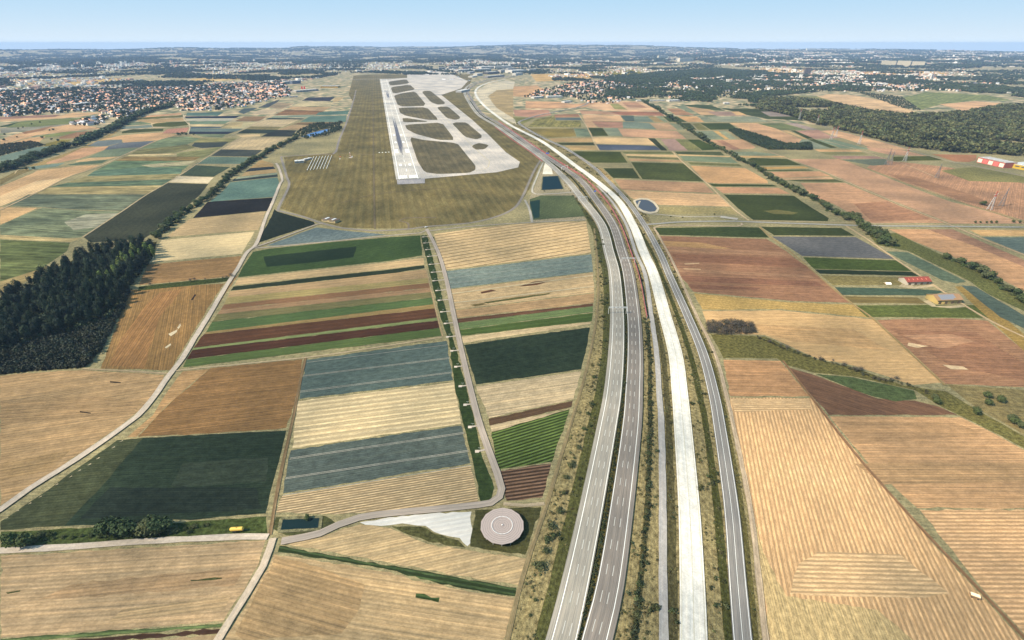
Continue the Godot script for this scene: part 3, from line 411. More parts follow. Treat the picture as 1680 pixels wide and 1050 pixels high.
["tramline","pale wheel tramline through the blue-green crop","soil",[0.256,0.25,0.213],0.5,[-88.8,-620.5,116.5,-683.3],0],
["tramline","pale wheel tramline through the blue-green crop","soil",[0.256,0.25,0.213],0.5,[-86,-602.9,114.5,-662.8],0],
["tramline","pale strip across tan stubble","soil",[0.331,0.279,0.18],2,[-80.9,-571.7,110.8,-630.6],0],
["tramline","pale strip across tan stubble","soil",[0.33,0.278,0.18],2,[-75.8,-546.2,106.6,-595.3],0],
]
const PATCHES = [
["crop",[0.02,0.015,0.012],[-378.1,-385.9,-365.9,-383.9,-365.2,-382,-376.1,-383]],
["crop",[0.02,0.015,0.012],[-373.7,-342.1,-361.4,-339.6,-360.7,-338,-371.3,-339.6]],
["crop",[0.016,0.012,0.012],[-397.3,-556.2,-401.6,-573.4,-398.1,-569.9,-394.1,-554.5]],
["soil",[0.31,0.261,0.184],[-313,-302.1,-311.5,-305.6,-310.1,-304.9]],
["soil",[0.31,0.261,0.184],[-314.5,-295.2,-313.1,-298.6,-311.6,-297.9]],
["soil",[0.31,0.261,0.184],[-317.9,-283.4,-316.5,-286.7,-315.1,-286]],
["soil",[0.31,0.261,0.184],[-319.7,-277.1,-318.3,-280.3,-316.9,-279.6]],
["soil",[0.31,0.261,0.184],[-322.8,-271,-321.5,-274.1,-320.1,-273.5]],
["soil",[0.31,0.261,0.184],[-324.5,-265.1,-323.2,-268,-321.9,-267.4]],
["soil",[0.31,0.261,0.184],[-328.7,-257.6,-327.5,-260.5,-326.2,-259.9]],
["soil",[0.31,0.261,0.184],[-331.4,-246.6,-330.2,-249.3,-328.9,-248.8]],
["soil",[0.31,0.261,0.184],[-333.7,-240.8,-332.6,-243.4,-331.3,-242.9]],
["soil",[0.31,0.261,0.184],[-336.8,-234.7,-335.7,-237.2,-334.4,-236.7]],
["soil",[0.31,0.261,0.184],[-338.9,-228.7,-337.8,-231.2,-336.6,-230.7]],
["soil",[0.066,0.033,0.019],[-40.5,-578.8,-26.7,-586,-19.5,-582.4,-38.6,-573.4]],
["soil",[0.063,0.033,0.018],[9.5,-595.3,28.4,-610.6,53,-614.5,32,-599.1]],
["grass",[0.061,0.059,0.022],[-35.8,-549.5,15.3,-566.4,50.4,-577,46.2,-571.7,7.6,-557.9,-29.7,-546.2]],
["scrub",[0.094,0.071,0.03],[-51.8,-542.9,-35.8,-547.8,-29.7,-544.6,-44.1,-538.1]],
["grass",[0.039,0.042,0.017],[-191.2,-186.2,-172.1,-187.7,-171.5,-186.6,-189.1,-185]],
["grass",[0.039,0.042,0.017],[-293.1,-178.3,-285.2,-179.8,-284.2,-178.7,-290.7,-177.2]],
["soil",[0.346,0.298,0.209],[-375.3,-472.9,-370.9,-483.6,-368.3,-476.9,-369.5,-467.7]],
["soil",[0.346,0.298,0.209],[-373.8,-486.3,-376.2,-497.5,-372.2,-491.8,-370.2,-483.6]],
["soil",[0.346,0.298,0.209],[-362.6,-445.3,-361.3,-453.8,-358.4,-450.1,-359.2,-442.9]],
["soil",[0.305,0.207,0.124],[247.9,-674.1,271.5,-676.4,269.2,-671.8,248.3,-669.5]],
["soil",[0.278,0.181,0.105],[240.8,-656.1,265.9,-653.9,264.5,-649.6,241.3,-651.8]],
["soil",[0.32,0.238,0.149],[420.2,-455,437.5,-447.7,422.1,-444.1,414.7,-448.9]],
["soil",[0.32,0.238,0.149],[424.6,-413.5,443.2,-410.3,444.1,-404,427.1,-405]],
["soil",[0.084,0.06,0.031],[379.6,-839,380.7,-839,379.4,-835.7]],
]
const PAVEMENT = [-1097,-4908,-958,-5086,-1139,-6077,-760,-6351,-369,-4663,-356,-3882,-433,-3360,-164,-2217,-85,-1851,-18,-1515,21.2,-1378.3,15.6,-1310.7,-37.4,-1255.5,-210.6,-1186,-214.5,-1192]
const RUNWAY = [-1167,-4908,-1097,-4908,-213,-1192,-269.2,-1180]
const STOPWAY = [-267.2,-1177,-212.5,-1189,-204.4,-1192,-197.3,-1145.2,-257.2,-1134]
const CORRIDOR = [143,-866.1,123.7,-702.5,107.1,-577,91.4,-483.6,70.7,-400.9,52.1,-337.2,34.5,-280.3,22.3,-242.9,9.8,-202.8,-3.2,-151.9,-8.6,-137.1,135.7,-137.1,136.8,-151.9,153.1,-207.1,172.7,-280.3,194.6,-367.1,208.9,-433.5,218,-519.4,231.1,-634.8,240.1,-722.6,244.6,-839,250.8,-909.6,245.1,-999.8,237.1,-1086,231.9,-1210.4,215.3,-1347.5,166,-1583,104,-1799,25,-2162,8,-2236,-4,-1921,47,-1614,86.4,-1410.3,95.7,-1347.5,117.8,-1150.9,128.7,-999.8,138.2,-887.4]
const POND_BANK = [85.4,-1362.7,103.7,-1347.5,131.7,-1150.9,140.9,-999.8,140.6,-880.2,32.3,-859.1,31.9,-999.8,51.5,-1123]
const SAND = [87.4,-1370.5,100.1,-1296.5,98.9,-1235.8,73.8,-1235.8]
const BASIN_RIM = [243.6,-1004.3,262.4,-1022.5,278.8,-1017.9,285.8,-991,283.4,-948.8,271.7,-921,256.6,-915.3,243.8,-928.8,239.8,-952.9]
const BASIN_GREEN = [36,-1013.4,59.7,-1041.4,127,-1041.4,134.1,-898.4,38.3,-876.6,34.1,-917.2]
const ISLANDS = [[-346,-1786,-289,-1725,-174,-1668,-127.6,-1469.8,-94.7,-1332.6,-91.6,-1282.6,-104.3,-1248.9,-177.2,-1235.8,-214.1,-1255.5,-253.6,-1386.2],[-415,-2075,-281,-2144,-186,-1725,-240,-1725,-337,-1851,-389,-1965],[-464,-2275,-439,-2275,-332,-2162,-435,-2144],[-557,-2664,-423,-2691,-302,-2217,-348,-2217,-467,-2356,-512,-2466],[-716,-3319,-697,-3489,-639,-3627,-428,-2746,-568,-2718],[-877,-3994,-784,-4238,-660,-3776,-746,-3445],[-1023,-4587,-931,-4908,-808,-4372,-907,-4113],[-587,-3580,-582,-3675,-545,-3675,-360,-2925,-352,-2833,-383,-2804,-435,-2925],[-368,-2664,-360,-2718,-320,-2718,-223,-2315,-220,-2255,-234,-2217,-276,-2275],[-236,-2109,-225,-2144,-183,-2144,-105,-1825,-102,-1773,-117,-1737,-159,-1786],[-123,-1603,-120,-1635,-106,-1668,-82,-1646,-72,-1624,-82,-1563,-107,-1553]]
const PONDS = [
["pond","dark still water of the fenced settling pond",[0.09,0.16,0.19],[73.9,-1210.4,109.2,-1216.7,111.6,-1096.3,64.5,-1086]],
["pond","dark teal water at the edge of the green basin",[0.10,0.17,0.16],[35.4,-995.4,56.8,-1008.8,49.9,-891,39.7,-883.7]],
["pond","grey-blue water in the oval rimmed basin",[0.24,0.27,0.31],[247.5,-999.8,261.1,-1011.1,274.9,-1006.6,280,-982.3,278.7,-948.8,270.2,-928.8,259,-924.9,247.9,-936.7,244.2,-957]],
["pond","dark rectangular reservoir beside the track",[0.09,0.15,0.16],[-152.6,-228.7,-128.7,-229.9,-126.9,-222.2,-150.6,-220.6]],
["pond","bright blue pond among poplars",[0.24,0.39,0.59],[-717,-1786,-708,-1878,-682,-1965,-664,-1965,-665,-1851,-690,-1786]],
]
const WOODS = {
"dark":[-566.8,-439.4,-621.5,-542.9,-625.1,-610.6,-631.1,-707.4,-589.7,-749,-567.3,-754.5,-526,-678.7,-497.2,-595.3,-463,-511.9,-482.1,-476.9,-506.3,-457.5,-523.8,-433.5],
"scrub":[-520.3,-390.8,-572.5,-445.3,-523.8,-433.5,-504.2,-455,-480.1,-474.2,-461,-509,-489.7,-580.6,-469.8,-542.9,-425.1,-439.4,-418.4,-409.2,-461,-402.9,-491,-396.8],
"right":[1187,-2638,1210,-2378,1209,-2217,1179,-2043,1199,-1935,1200,-1761,1206,-1593,1277,-1515,1333,-1497,1486,-1435,2765,-2804,2418,-2691,2107,-2490,1867,-2356,1693,-2335,1616,-2562,1666,-2804,1570,-3058,1446,-3165],
"plant":[836,-1865,849,-1749,855,-1635,943,-1657,892,-1553,762,-1553,758,-1749,782,-1921,831,-1950],
"mid":[535,-3202,767,-3128,1014,-2925,1209,-2691,1462,-3202,2049,-3627,2571,-3627,2653,-4304,2367,-4908,1962,-5276,1270,-4441,894,-4053,643,-3627],
"mid2":[780,-4742,1589,-6078,2584,-6998,2675,-5838,1927,-5179,1289,-4513,920,-4175],
"mid3":[2652,-3627,2968,-3725,2996,-3202,2765,-2804,3536,-3627,3496,-4175,3040,-4053],
"pondw":[-752,-1812,-782,-2075,-721,-2109,-684,-2162,-621,-1935,-631,-1825,-673,-1737],
"orchard":[-1596,-1635,-1557,-1702,-1454,-1635,-1451,-1553,-1441,-1461],
"slope":[1642,-3279,1726,-3128,1720,-2638,1643,-2490,1617,-2664,1538,-2925],
"thicket":[219.9,-497.5,251.1,-503.2,272.6,-494.6,266.7,-474.2,238.5,-470.3,212.9,-472.9],
"bramble":[263.9,-467.7,272.8,-455,284,-440.5,308.2,-421.1,325.8,-410.3,344.4,-386.9,360.3,-384.9,373.7,-371.7,382.4,-360.8],
"slope2":[2250,-3627,2282,-3202,1916,-2537,1898,-2638,2070,-3093],
}
const TREE_ROWS = [
["broadleaf_tree","rounded tree in the stream row between ploughed fields","trees of the stream row",9,11,5,[617,-1410,620.3,-1362.7,622.4,-1303.6,611.2,-1235.8,604.9,-1186,604.6,-1139.6,605.6,-1096.3,608.1,-1041.4,611.3,-1008.8,613.2,-978,604.7,-936.7,600,-902.1,608.3,-887.4,621.6,-883.7,601.2,-835.7,599,-810.2,595.7,-788.9,595.7,-765.7,590.9,-743.6]],
["broadleaf_tree","grey-green tree of the hedge beyond the farm sheds","trees of the hedge beyond the farm sheds",8,10.5,4,[636.6,-700.1,641.9,-685.7,648,-676.4,647.7,-653.9,651.7,-643.2,649.8,-630.6,638,-595.3,631.7,-571.7,625.9,-547.8]],
["broadleaf_tree","dark twiggy tree in the hedge by the dark green field","trees of the hedge by the dark green field",8,11,6,[-579.8,-771.4,-589.9,-807.1,-592.6,-839,-609.9,-909.6,-620.2,-991,-629.7,-1055.9,-648.4,-1123,-673.9,-1210.4,-680.4,-1275.7,-693,-1363,-697,-1427,-709,-1515,-714,-1614,-720,-1702,-712,-1761]],
["broadleaf_tree","broadleaf tree in the belt beside the sandy fields","trees of the belt beside the sandy fields",7,18,12,[-1261,-1210,-1270,-1269,-1276,-1318,-1296,-1386,-1319,-1461,-1344,-1544,-1346,-1603,-1391,-1725,-1424,-1838,-1484,-1995,-1527,-2092,-1592,-2255,-1653,-2421,-1691,-2562,-1688,-2638,-1733,-2775]],
["broadleaf_tree","small tree in the upper part of the stream row","small trees of the upper stream row",9,9,5,[716,-3024,692,-2537,665,-2217,648,-1980,633,-1786,622,-1614,626,-1506,617,-1410]],
]
const TREES = [
["broadleaf_tree","large grey-green tree of the dense clump beyond the crossing lane","trees of the dense clump beyond the crossing lane",13,[597.1,-832.4,593.6,-816.4,605.7,-826,592.2,-800.9,606,-813.3,592.7,-788.9,606.4,-800.9,591.4,-774.3,604.8,-785.9,590.1,-760.1,601.5,-768.5,592.6,-749,594.8,-743.6,580.8,-754.5,600.9,-909.6,603.5,-898.4,614.8,-891,610.7,-876.6,597.6,-876.6,616.2,-873.1]],
["poplar_tree","slim sunlit green poplar at the edge of the dark wood","poplars at the edge of the dark wood",24,[-526.9,-692.8,-535.9,-692.8,-537.3,-681,-535.7,-665,-532.7,-647.5,-530.7,-630.6,-527.1,-614.5,-527.1,-602.9,-528.7,-591.6,-529.3,-577,-552.1,-692.8,-551.3,-665]],
["broadleaf_tree","round dark tree on the bank above the chalky track","trees on the bank above the chalky track",11.5,[-306.2,-209.3,-313.5,-210.1,-260.4,-216.9,-254.3,-217.8,-251.6,-219.7,-246.4,-216,-236.6,-217.8,-231.8,-219.7,-227.3,-216.9,-226.4,-220.6,-232.3,-216]],
["broadleaf_tree","round grey-green tree at the end of the green slope","trees at the end of the green slope",7,[373.2,-352.1,376.1,-358.2,398.7,-340.4,417.5,-350.4,425,-360.8,431.1,-353.9,418.4,-329.3,418.1,-325.4,418.5,-320.1,396.1,-337.2]],
["broadleaf_tree","tree in the clump beside the pale lane","trees of the clump beside the pale lane",9,[-1150,-1825,-1143,-1825,-1143,-1838,-1142,-1851,-1122,-1825,-1097,-1825]],
["wood_tree","dark tree standing between the plantation and sand strip","dark trees by the plantation",16,[858,-1553,871,-1553,881,-1553,889,-1553]],
["broadleaf_tree","tree growing beside the pylons","trees by the pylons",10,[921,-973.7,921.2,-969.5]],
["broadleaf_tree","bushy tree beside the crossing lane","bushy trees beside the crossing lane",5,[817.7,-859.1,826.3,-859.1,837.1,-859.1,845.7,-859.1,854.3,-859.1,887.4,-862.6,895.2,-859.1]],
["broadleaf_tree","lone round tree in the sandy upper plots","lone trees in the upper plots",8,[-1749,-1825,-1823,-1965,-1831,-1995,-1866,-2075,-1875,-2126,-1661,-1773,-1652,-1713,-1671,-1921,-1669,-1935,-1216,-1283,-1202,-1289,-1467,-1702,-1507,-1725,-1567,-1761]],
["broadleaf_tree","round tree beside the dark reservoir","trees beside the dark reservoir",5,[-135.7,-229.2]],
]
const SHRUBS = [
["shrub by the motorway verge","shrubs on the motorway verge",3.2,[104.6,-511.9,111,-542.9,116.1,-595.3,88.1,-422.2,85.2,-411.4,78,-390.8,80.9,-371.7,65.1,-337.2,64.6,-321.6,51.6,-296.6,47.5,-285.4,43.9,-277.1,39.1,-265.1,32.2,-235.2,26,-223,22.6,-213.7,16.6,-194.5,13.2,-173.6,10.1,-164.9,119.9,-624.5,123,-656.1,101.5,-483.6,98.7,-457.5,75.3,-371.7,69.5,-349.6,59.1,-317.9,56.7,-310.6,46.1,-280.3,36.5,-250.9,26.7,-216,20.9,-204.9,129.1,-702.5,131.9,-733,127.3,-678.7,135.2,-768.5,137.5,-797.9]],
["bare twiggy shrub in the thicket at the green slope","shrubs of the thicket at the green slope",6.8,[217.6,-476.9,221.8,-475.5,227.7,-476.9,232.5,-475.5,238.4,-476.9,243.2,-475.5,249.1,-476.9,253.9,-475.5,260.4,-478.2,263.8,-476.9,223.8,-484.9,231.1,-486.3,237.9,-486.3,244.7,-486.3,251.5,-486.3,258.3,-486.3,265.1,-486.3,231.3,-494.6,241.5,-496,251.8,-496,260.3,-494.6]],
["small bare shrub along the top of the green slope","bare shrubs along the green slope",3.6,[272.8,-455,282.1,-450.1,285.1,-442.9,293,-435.9,308.8,-422.2,320.4,-420,326.4,-411.4,332.2,-405,333.9,-402.9,338.1,-402.9,341,-388.8,344.4,-386.9,349,-386.9,351.7,-384.9,356.4,-385.9,362.9,-388.8]],
["low shrub on the bank above the chalky track","low shrubs on the bank above the chalky track",2.6,[-327.5,-213.7,-320.9,-211.5,-303,-212.4,-297.9,-213.3,-292.8,-214.2,-287.7,-215.1,-281.4,-214.6,-276.6,-216,-270.7,-216,-264.2,-215.1,-241.3,-216,-219.6,-219.2,-216.5,-220.6,-213.1,-221.5,-208.4,-222.5,-202.1,-223.4,-200.6,-224.4,-209.5,-218.7,-220.8,-217.8,-241.7,-219.7,-243.7,-217.8,-303.6,-216.9,-297.3,-216.9]],
["small leafless tree on the grass baulk","leafless trees on the grass baulk",4.5,[-474.1,-599.1,-453.9,-606.7,-427.8,-610.6,-424.3,-614.5,-411.5,-616.5,-389.8,-620.5,-385.8,-622.5,-381.2,-626.6]],
["small shrub beside the ditch","shrubs in the ditch beside the service track",2.2,[109.1,-307,105.5,-289.9,101.7,-274.1,96.7,-256.5,90.8,-235.2,86.6,-220.6,82.3,-207.1,78.3,-194.5,74.6,-182.8,71.9,-173.6,69,-164.9,66.5,-156.6,115.4,-329.3,121.8,-353.9]],
["scrubby bush beside the settling ponds","scrubby bushes beside the settling ponds",2.6,[137.8,-909.6,137.1,-887.4,133.2,-936.7,132.2,-978,130.7,-1017.9,126.5,-1036.6,57,-1065.7,69.2,-1075.8,111.9,-1086,118.9,-1117.6,104.7,-1362.7,139.6,-873.1,145,-768.5,143.8,-749]],
["little bush beside the oval basin","little bushes beside the oval basin",2,[218.6,-1086,221.1,-1070.7,223.6,-1055.9,230.1,-1036.6,234,-1017.9,237.7,-999.8,239.5,-973.7,285.3,-965.3,242.8,-909.6,252.3,-902.1,273.8,-898.4,289.6,-894.7,310.7,-891,360.2,-905.8,375,-909.6]],
]
const LIGHT_PADS = [-145.7,-785.9,-139.3,-757.3,-132,-727.8,-125.1,-700.1,-118,-669.5,-110.9,-641.1,-105,-612.6,-96.9,-582.4,-90.3,-554.5,-83.5,-524,-75.9,-496,-69.8,-466.4,-62.2,-438.2,-55.3,-409.2,-47.9,-377.3,-41.2,-350,-34.8,-320.9,-27.2,-292.6]
const PYLONS = [
[1196,-2236,44,1],
[1193,-2092,36,1],
[1051,-1737,40,1],
[1094,-1786,36,1],
[1088,-1646,42,1],
[979,-1347,40,0],
[984,-1340,36,0],
[1059,-1394,36,1],
[1000,-1198,34,0],
[910.3,-940.7,36,1],
[953.4,-965.3,36,0],
]
const HALLS = [
["barn","long barn with red gabled roof and white end wall",[517.3,-599.1,550.5,-601.9],15,4.5,[0.311,0.281,0.226],[0.216,0.039,0.021],"gable"],
["barn","barn with orange roof carrying dark solar panels",[516.1,-544.6,548.5,-547],17,5,[0.328,0.239,0.083],[0.246,0.14,0.067],"gable"],
["warehouse","long warehouse with pink and red facade by the wood",[1240,-1378,1248,-1304],34,13,[0.293,0.087,0.065],[0.293,0.261,0.237],"flat"],
["warehouse","white roofed hall with yellow wall beside the wood",[1270,-1318,1287,-1249],70,10,[0.369,0.248,0.023],[0.405,0.402,0.38],"flat"],
["shed","white flat shed on the airfield edge",[-573.6,-1362.7,-552.2,-1370.5],16,5,[0.361,0.339,0.302],[0.418,0.415,0.402],"flat"],
["shed","small pale annex shed beside white rows",[-559,-1394,-548,-1419],8,3.5,[0.273,0.26,0.237],[0.365,0.362,0.355],"flat"],
["shed","brown roofed hut with cream wall by perimeter road",[-339.1,-869.5,-311.5,-857.4],13,4,[0.363,0.285,0.15],[0.078,0.05,0.025],"flat"],
["hall","long pale sports hall roof among dark trees",[-2200,-2746,-2181,-2833],38,9,[0.332,0.3,0.254],[0.326,0.338,0.354],"flat"],
["hall","grey roofed hall with pale front beside the plots",[-1387,-3534,-1290,-3675],42,11,[0.305,0.273,0.227],[0.272,0.241,0.213],"flat"],
["hall","hall with bright yellow facade at airfield corner",[-1365,-3938,-1243,-3938],62,10,[0.386,0.224,0.012],[0.255,0.235,0.21],"flat"],
["office_block","blue-grey slab office block above the town",[-1705,-4304,-1664,-4372],30,22,[0.071,0.091,0.128],[0.149,0.161,0.188],"flat"],
["office_block","white office block beside blue-grey slab",[-1762,-4304,-1736,-4372],30,18,[0.39,0.359,0.31],[0.367,0.344,0.315],"flat"],
["shed","low white workshop at the edge of the plots",[-1302,-3202,-1259,-3221],16,6,[0.362,0.328,0.281],[0.38,0.359,0.323],"flat"],
["hall","low white hall near village edge",[126,-3128,183,-3165],30,8,[0.401,0.38,0.346],[0.394,0.381,0.359],"flat"],
["hall","wide white hall behind village trees",[205,-3165,294,-3183],36,9,[0.409,0.389,0.353],[0.419,0.405,0.376],"flat"],
["hall","white flat hall with grey roof edge at village",[279,-2894,324,-2925],26,7,[0.399,0.379,0.345],[0.303,0.291,0.278],"flat"],
["greenhouse","very long low white greenhouse range by stream head",[681,-2974,839,-2990],20,5,[0.385,0.372,0.337],[0.426,0.412,0.377],"flat"],
["greenhouse","white greenhouse with raised middle at wood edge",[853,-2958,917,-2974],34,7,[0.4,0.38,0.346],[0.418,0.404,0.376],"flat"],
["greenhouse","white greenhouse before the far trees",[942,-2990,1030,-3024],26,6,[0.386,0.372,0.338],[0.41,0.397,0.368],"flat"],
["hall","small white hall under dark wooded slope",[1105,-2833,1133,-2833],22,7,[0.408,0.388,0.353],[0.409,0.396,0.368],"flat"],
["terminal","long white terminal hall at apron",[-410,-6281,-240,-6495],60,22,[0.382,0.354,0.308],[0.41,0.388,0.349],"flat"],
["terminal","grey terminal wing with dark glass front",[-249,-5702,-140,-5819],70,20,[0.026,0.023,0.02],[0.293,0.274,0.259],"flat"],
["hangar","pale maintenance hangar by the apron corner",[-583,-6081,-474,-6214],70,24,[0.357,0.336,0.306],[0.407,0.386,0.349],"flat"],
["car_park","grey multistorey car park above motorway bend",[-223,-5086,-70,-5326],50,14,[0.146,0.135,0.132],[0.228,0.206,0.181],"flat"],
["hangar","small white hangar by taxiway",[-325,-3534,-281,-3675],40,10,[0.307,0.294,0.277],[0.344,0.33,0.313],"flat"],
["exhibition_hall","wide white exhibition hall with vaulted row beyond motorway",[0,-5941,159,-6070],120,26,[0.406,0.385,0.349],[0.432,0.412,0.375],"flat"],
["exhibition_hall","long pale exhibition hall behind the white one",[-375,-6904,0,-7168],120,24,[0.365,0.342,0.314],[0.409,0.393,0.366],"flat"],
["tower_block","huge white slab apartment block, first of three",[5051,-7713,5190,-7620],16,66,[0.434,0.38,0.263],[0.345,0.301,0.219],"slab"],
["tower_block","huge white slab apartment block, middle of three",[5201,-7612,5313,-7512],16,68,[0.424,0.371,0.262],[0.344,0.301,0.219],"slab"],
["tower_block","huge white slab apartment block, last of three",[5335,-7519,5437,-7423],16,62,[0.434,0.38,0.271],[0.344,0.301,0.219],"slab"],
["tower_block","white campus slab on wooded hill",[2793,-10791,3087,-11231],30,62,[0.474,0.428,0.332],[0.383,0.339,0.254],"slab"],
["tower_block","broad white campus building beside dark wood",[2777,-9346,3051,-9509],60,50,[0.446,0.406,0.329],[0.369,0.331,0.257],"slab"],
["tower_block","low white campus hall below the slab",[2112,-8228,2304,-8481],50,30,[0.44,0.396,0.32],[0.376,0.341,0.275],"flat"],
["tower_block","dark stepped tower above the suburb",[2929,-5600,2989,-5597],30,62,[0.094,0.076,0.06],[0.121,0.103,0.084],"slab"],
["tower_block","white tower block on the skyline",[10155,-19650,10507,-19717],40,90,[0.6,0.534,0.399],[0.512,0.445,0.309],"slab"],
["tower_block","pale tower block in the hazy suburb",[9941,-11529,10072,-11537],40,60,[0.46,0.42,0.342],[0.404,0.364,0.285],"slab"],
["office_block","first block of the airport row counted from the hangar",[-677,-6347,-629,-6417],45,16,[0.326,0.298,0.26],[0.359,0.337,0.299],"flat"],
["office_block","second block of the airport row counted from the hangar",[-438,-5819,-391,-5880],45,18,[0.202,0.195,0.194],[0.266,0.253,0.237],"flat"],
["office_block","third block of the airport row counted from the hangar",[-335,-5377,-286,-5460],45,22,[0.398,0.372,0.325],[0.391,0.372,0.339],"flat"],
["office_block","fourth block of the airport row counted from the hangar",[-119,-6071,-54,-6158],45,24,[0.324,0.297,0.261],[0.356,0.336,0.299],"flat"],
["office_block","fifth block of the airport row counted from the hangar",[-42,-6358,42,-6434],45,30,[0.204,0.195,0.192],[0.268,0.254,0.235],"flat"],
["office_block","sixth block of the airport row counted from the hangar",[36,-5481,110,-5590],45,20,[0.399,0.373,0.325],[0.392,0.373,0.339],"flat"],
["office_block","seventh block of the airport row counted from the hangar",[-778,-6884,-665,-6952],45,26,[0.33,0.301,0.26],[0.363,0.341,0.299],"flat"],
["office_block","eighth block of the airport row counted from the hangar",[-614,-6887,-483,-6953],45,24,[0.205,0.196,0.189],[0.271,0.256,0.234],"flat"],
["office_block","ninth block of the airport row counted from the hangar",[-211,-6953,-106,-6983],45,30,[0.414,0.383,0.326],[0.407,0.384,0.342],"flat"],
["office_block","tenth block of the airport row counted from the hangar",[190,-6217,274,-6301],45,26,[0.325,0.298,0.261],[0.357,0.337,0.299],"flat"],
["office_block","eleventh block of the airport row counted from the hangar",[-894,-6856,-808,-6881],45,18,[0.205,0.196,0.189],[0.271,0.256,0.234],"flat"],
["office_block","twelfth block of the airport row counted from the hangar",[-365,-5132,-326,-5228],45,12,[0.396,0.37,0.325],[0.389,0.371,0.339],"flat"],
]
const TOWNS = [
["town",[-2155,-3534,-1969,-3627,-1932,-4175,-1654,-4053,-1446,-3627,-1332,-3279,-1351,-3024,-1330,-2691,-1401,-2537,-1544,-2537,-1744,-2804],500,0.55,1000],
["town",[-2749,-2925,-2639,-3202,-2335,-3279,-2155,-3534,-1744,-2804,-1723,-2691,-1682,-2466,-1575,-2162,-1927,-2513,-2029,-2444,-2107,-2356,-2203,-2315],460,0.45,1500],
["upper",[-3375,-3627,-3050,-3725,-2565,-3938,-2254,-4175,-1864,-4587,-1654,-4053,-1932,-4175,-1969,-3627,-2155,-3534,-2335,-3279,-2639,-3202,-2749,-2925],560,0.4,3000],
["outlier",[-1712,-2059,-1781,-2275,-1812,-2399,-1654,-2198,-1599,-2075,-1622,-2027],26,0.3,40],
["village",[71,-3202,161,-3627,488,-4441,899,-4824,1123,-4441,1079,-3829,803,-3279,529,-2863,401,-2863,357,-3202],330,0.55,1500],
["slope",[736,-4175,1353,-4742,2655,-5276,3013,-4908,3790,-4304,3294,-3627,2571,-3627,1802,-3534,1284,-3202,956,-3058,713,-3202],650,0.3,2600],
]
const FAR_TOWNS = [
[[-6623,-7262,-6689,-8584,-5911,-9112,-4702,-7218,-4764,-6249,-5268,-5746],1500],
[[-5911,-9112,-4722,-10420,-2343,-9032,-1090,-7172,-1983,-6510,-3270,-6838,-3832,-6523],1600],
[[-1366,-9025,483,-11203,2014,-11687,1713,-9325,491,-7549,-623,-7169],1500],
[[2099,-12188,5354,-19204,11493,-23327,11938,-17379,7402,-11848,4786,-10824,2711,-9653],3500],
[[10533,-15318,15891,-20585,14956,-15818,8766,-9214,6660,-8088,6813,-9133],2600],
[[4487,-12257,7947,-15095,6802,-10507,4702,-8038,4242,-8521,3522,-9050],1500],
[[2458,-5487,3647,-5973,4335,-5511,3749,-4746,2914,-4742,2367,-4908],260],
]
const AIRCRAFT = [-846,-5535,-815,-5702,-768,-5819,-672,-5645,-581,-5429,-499,-5179,-524,-4824,-439,-4824,-358,-4663,-592,-4824]
const GANTRIES = [
[[112.8,-518.7,133.5,-518.7],8,"white sign gantry over the paler carriageway"],
[[156.9,-671.8,176.2,-671.8],8,"white sign gantry over the darker carriageway"],
[[133.6,-999.8,150.7,-999.8],8,"grey gantry where the motorway bends"],
[[123,-1275.7,140.2,-1296.5],8,"grey gantry beside the settling pond"],
]
const SIGNS = [
[100.6,-1478.7,"blue direction sign on the motorway verge",9],
[175.5,-1060.8,"small blue sign beside the noise barrier",4],
]
const BARRIERS = [
[[155.5,-507.5,159.4,-534.9,168.6,-595.3,175,-651.8,179.9,-714.9,189,-845.6,189,-1008.8,169.5,-1198.1,152.7,-1268.9,89,-1525,4,-1906,-55,-2180],"noise barrier of dark red panels along the motorway",3.2],
[[81.6,-1382.2,47,-1544,4,-1713,-64,-2011],"low red barrier between airfield and motorway",2.4],
]
const VOR = Vector2(-6.4,-221.5)
const TANKER = Vector2(-178.3,-219.7)
const TRAILER = Vector2(264.7,-175.4)
const CAR = Vector2(-147.7,-832.4)
const TARP_PILE = Vector2(495,-602.9)
const MAST = Vector2(-450,-1444)
const SOCK = Vector2(-471.1,-1418.6)
const PAPI = [-385,-1511,-376,-1512,-367,-1515,-359,-1518]
const WHITE_ROWS = [[-510.3,-1275.7,-553,-1448],[-503.4,-1279.1,-546,-1451],[-496.5,-1282.6,-538,-1453],[-489.6,-1286,-531,-1456],[-482.7,-1289.5,-523,-1458],[-475.7,-1293,-516,-1461],[-468.7,-1296.5,-508,-1464]]
const TOWERS_RED = [-1437,-3776,-1420,-3776]

const EARTH := 6371000.0
const FLAT := 6000.0
var rng := RandomNumberGenerator.new()
var hills := FastNoiseLite.new()
var edge_noise := FastNoiseLite.new()
var gaps := FastNoiseLite.new()
var settle := FastNoiseLite.new()
var taken := {}
var tex := {}
var tex_mean := {}
var mats := {}
var placed_polys := []

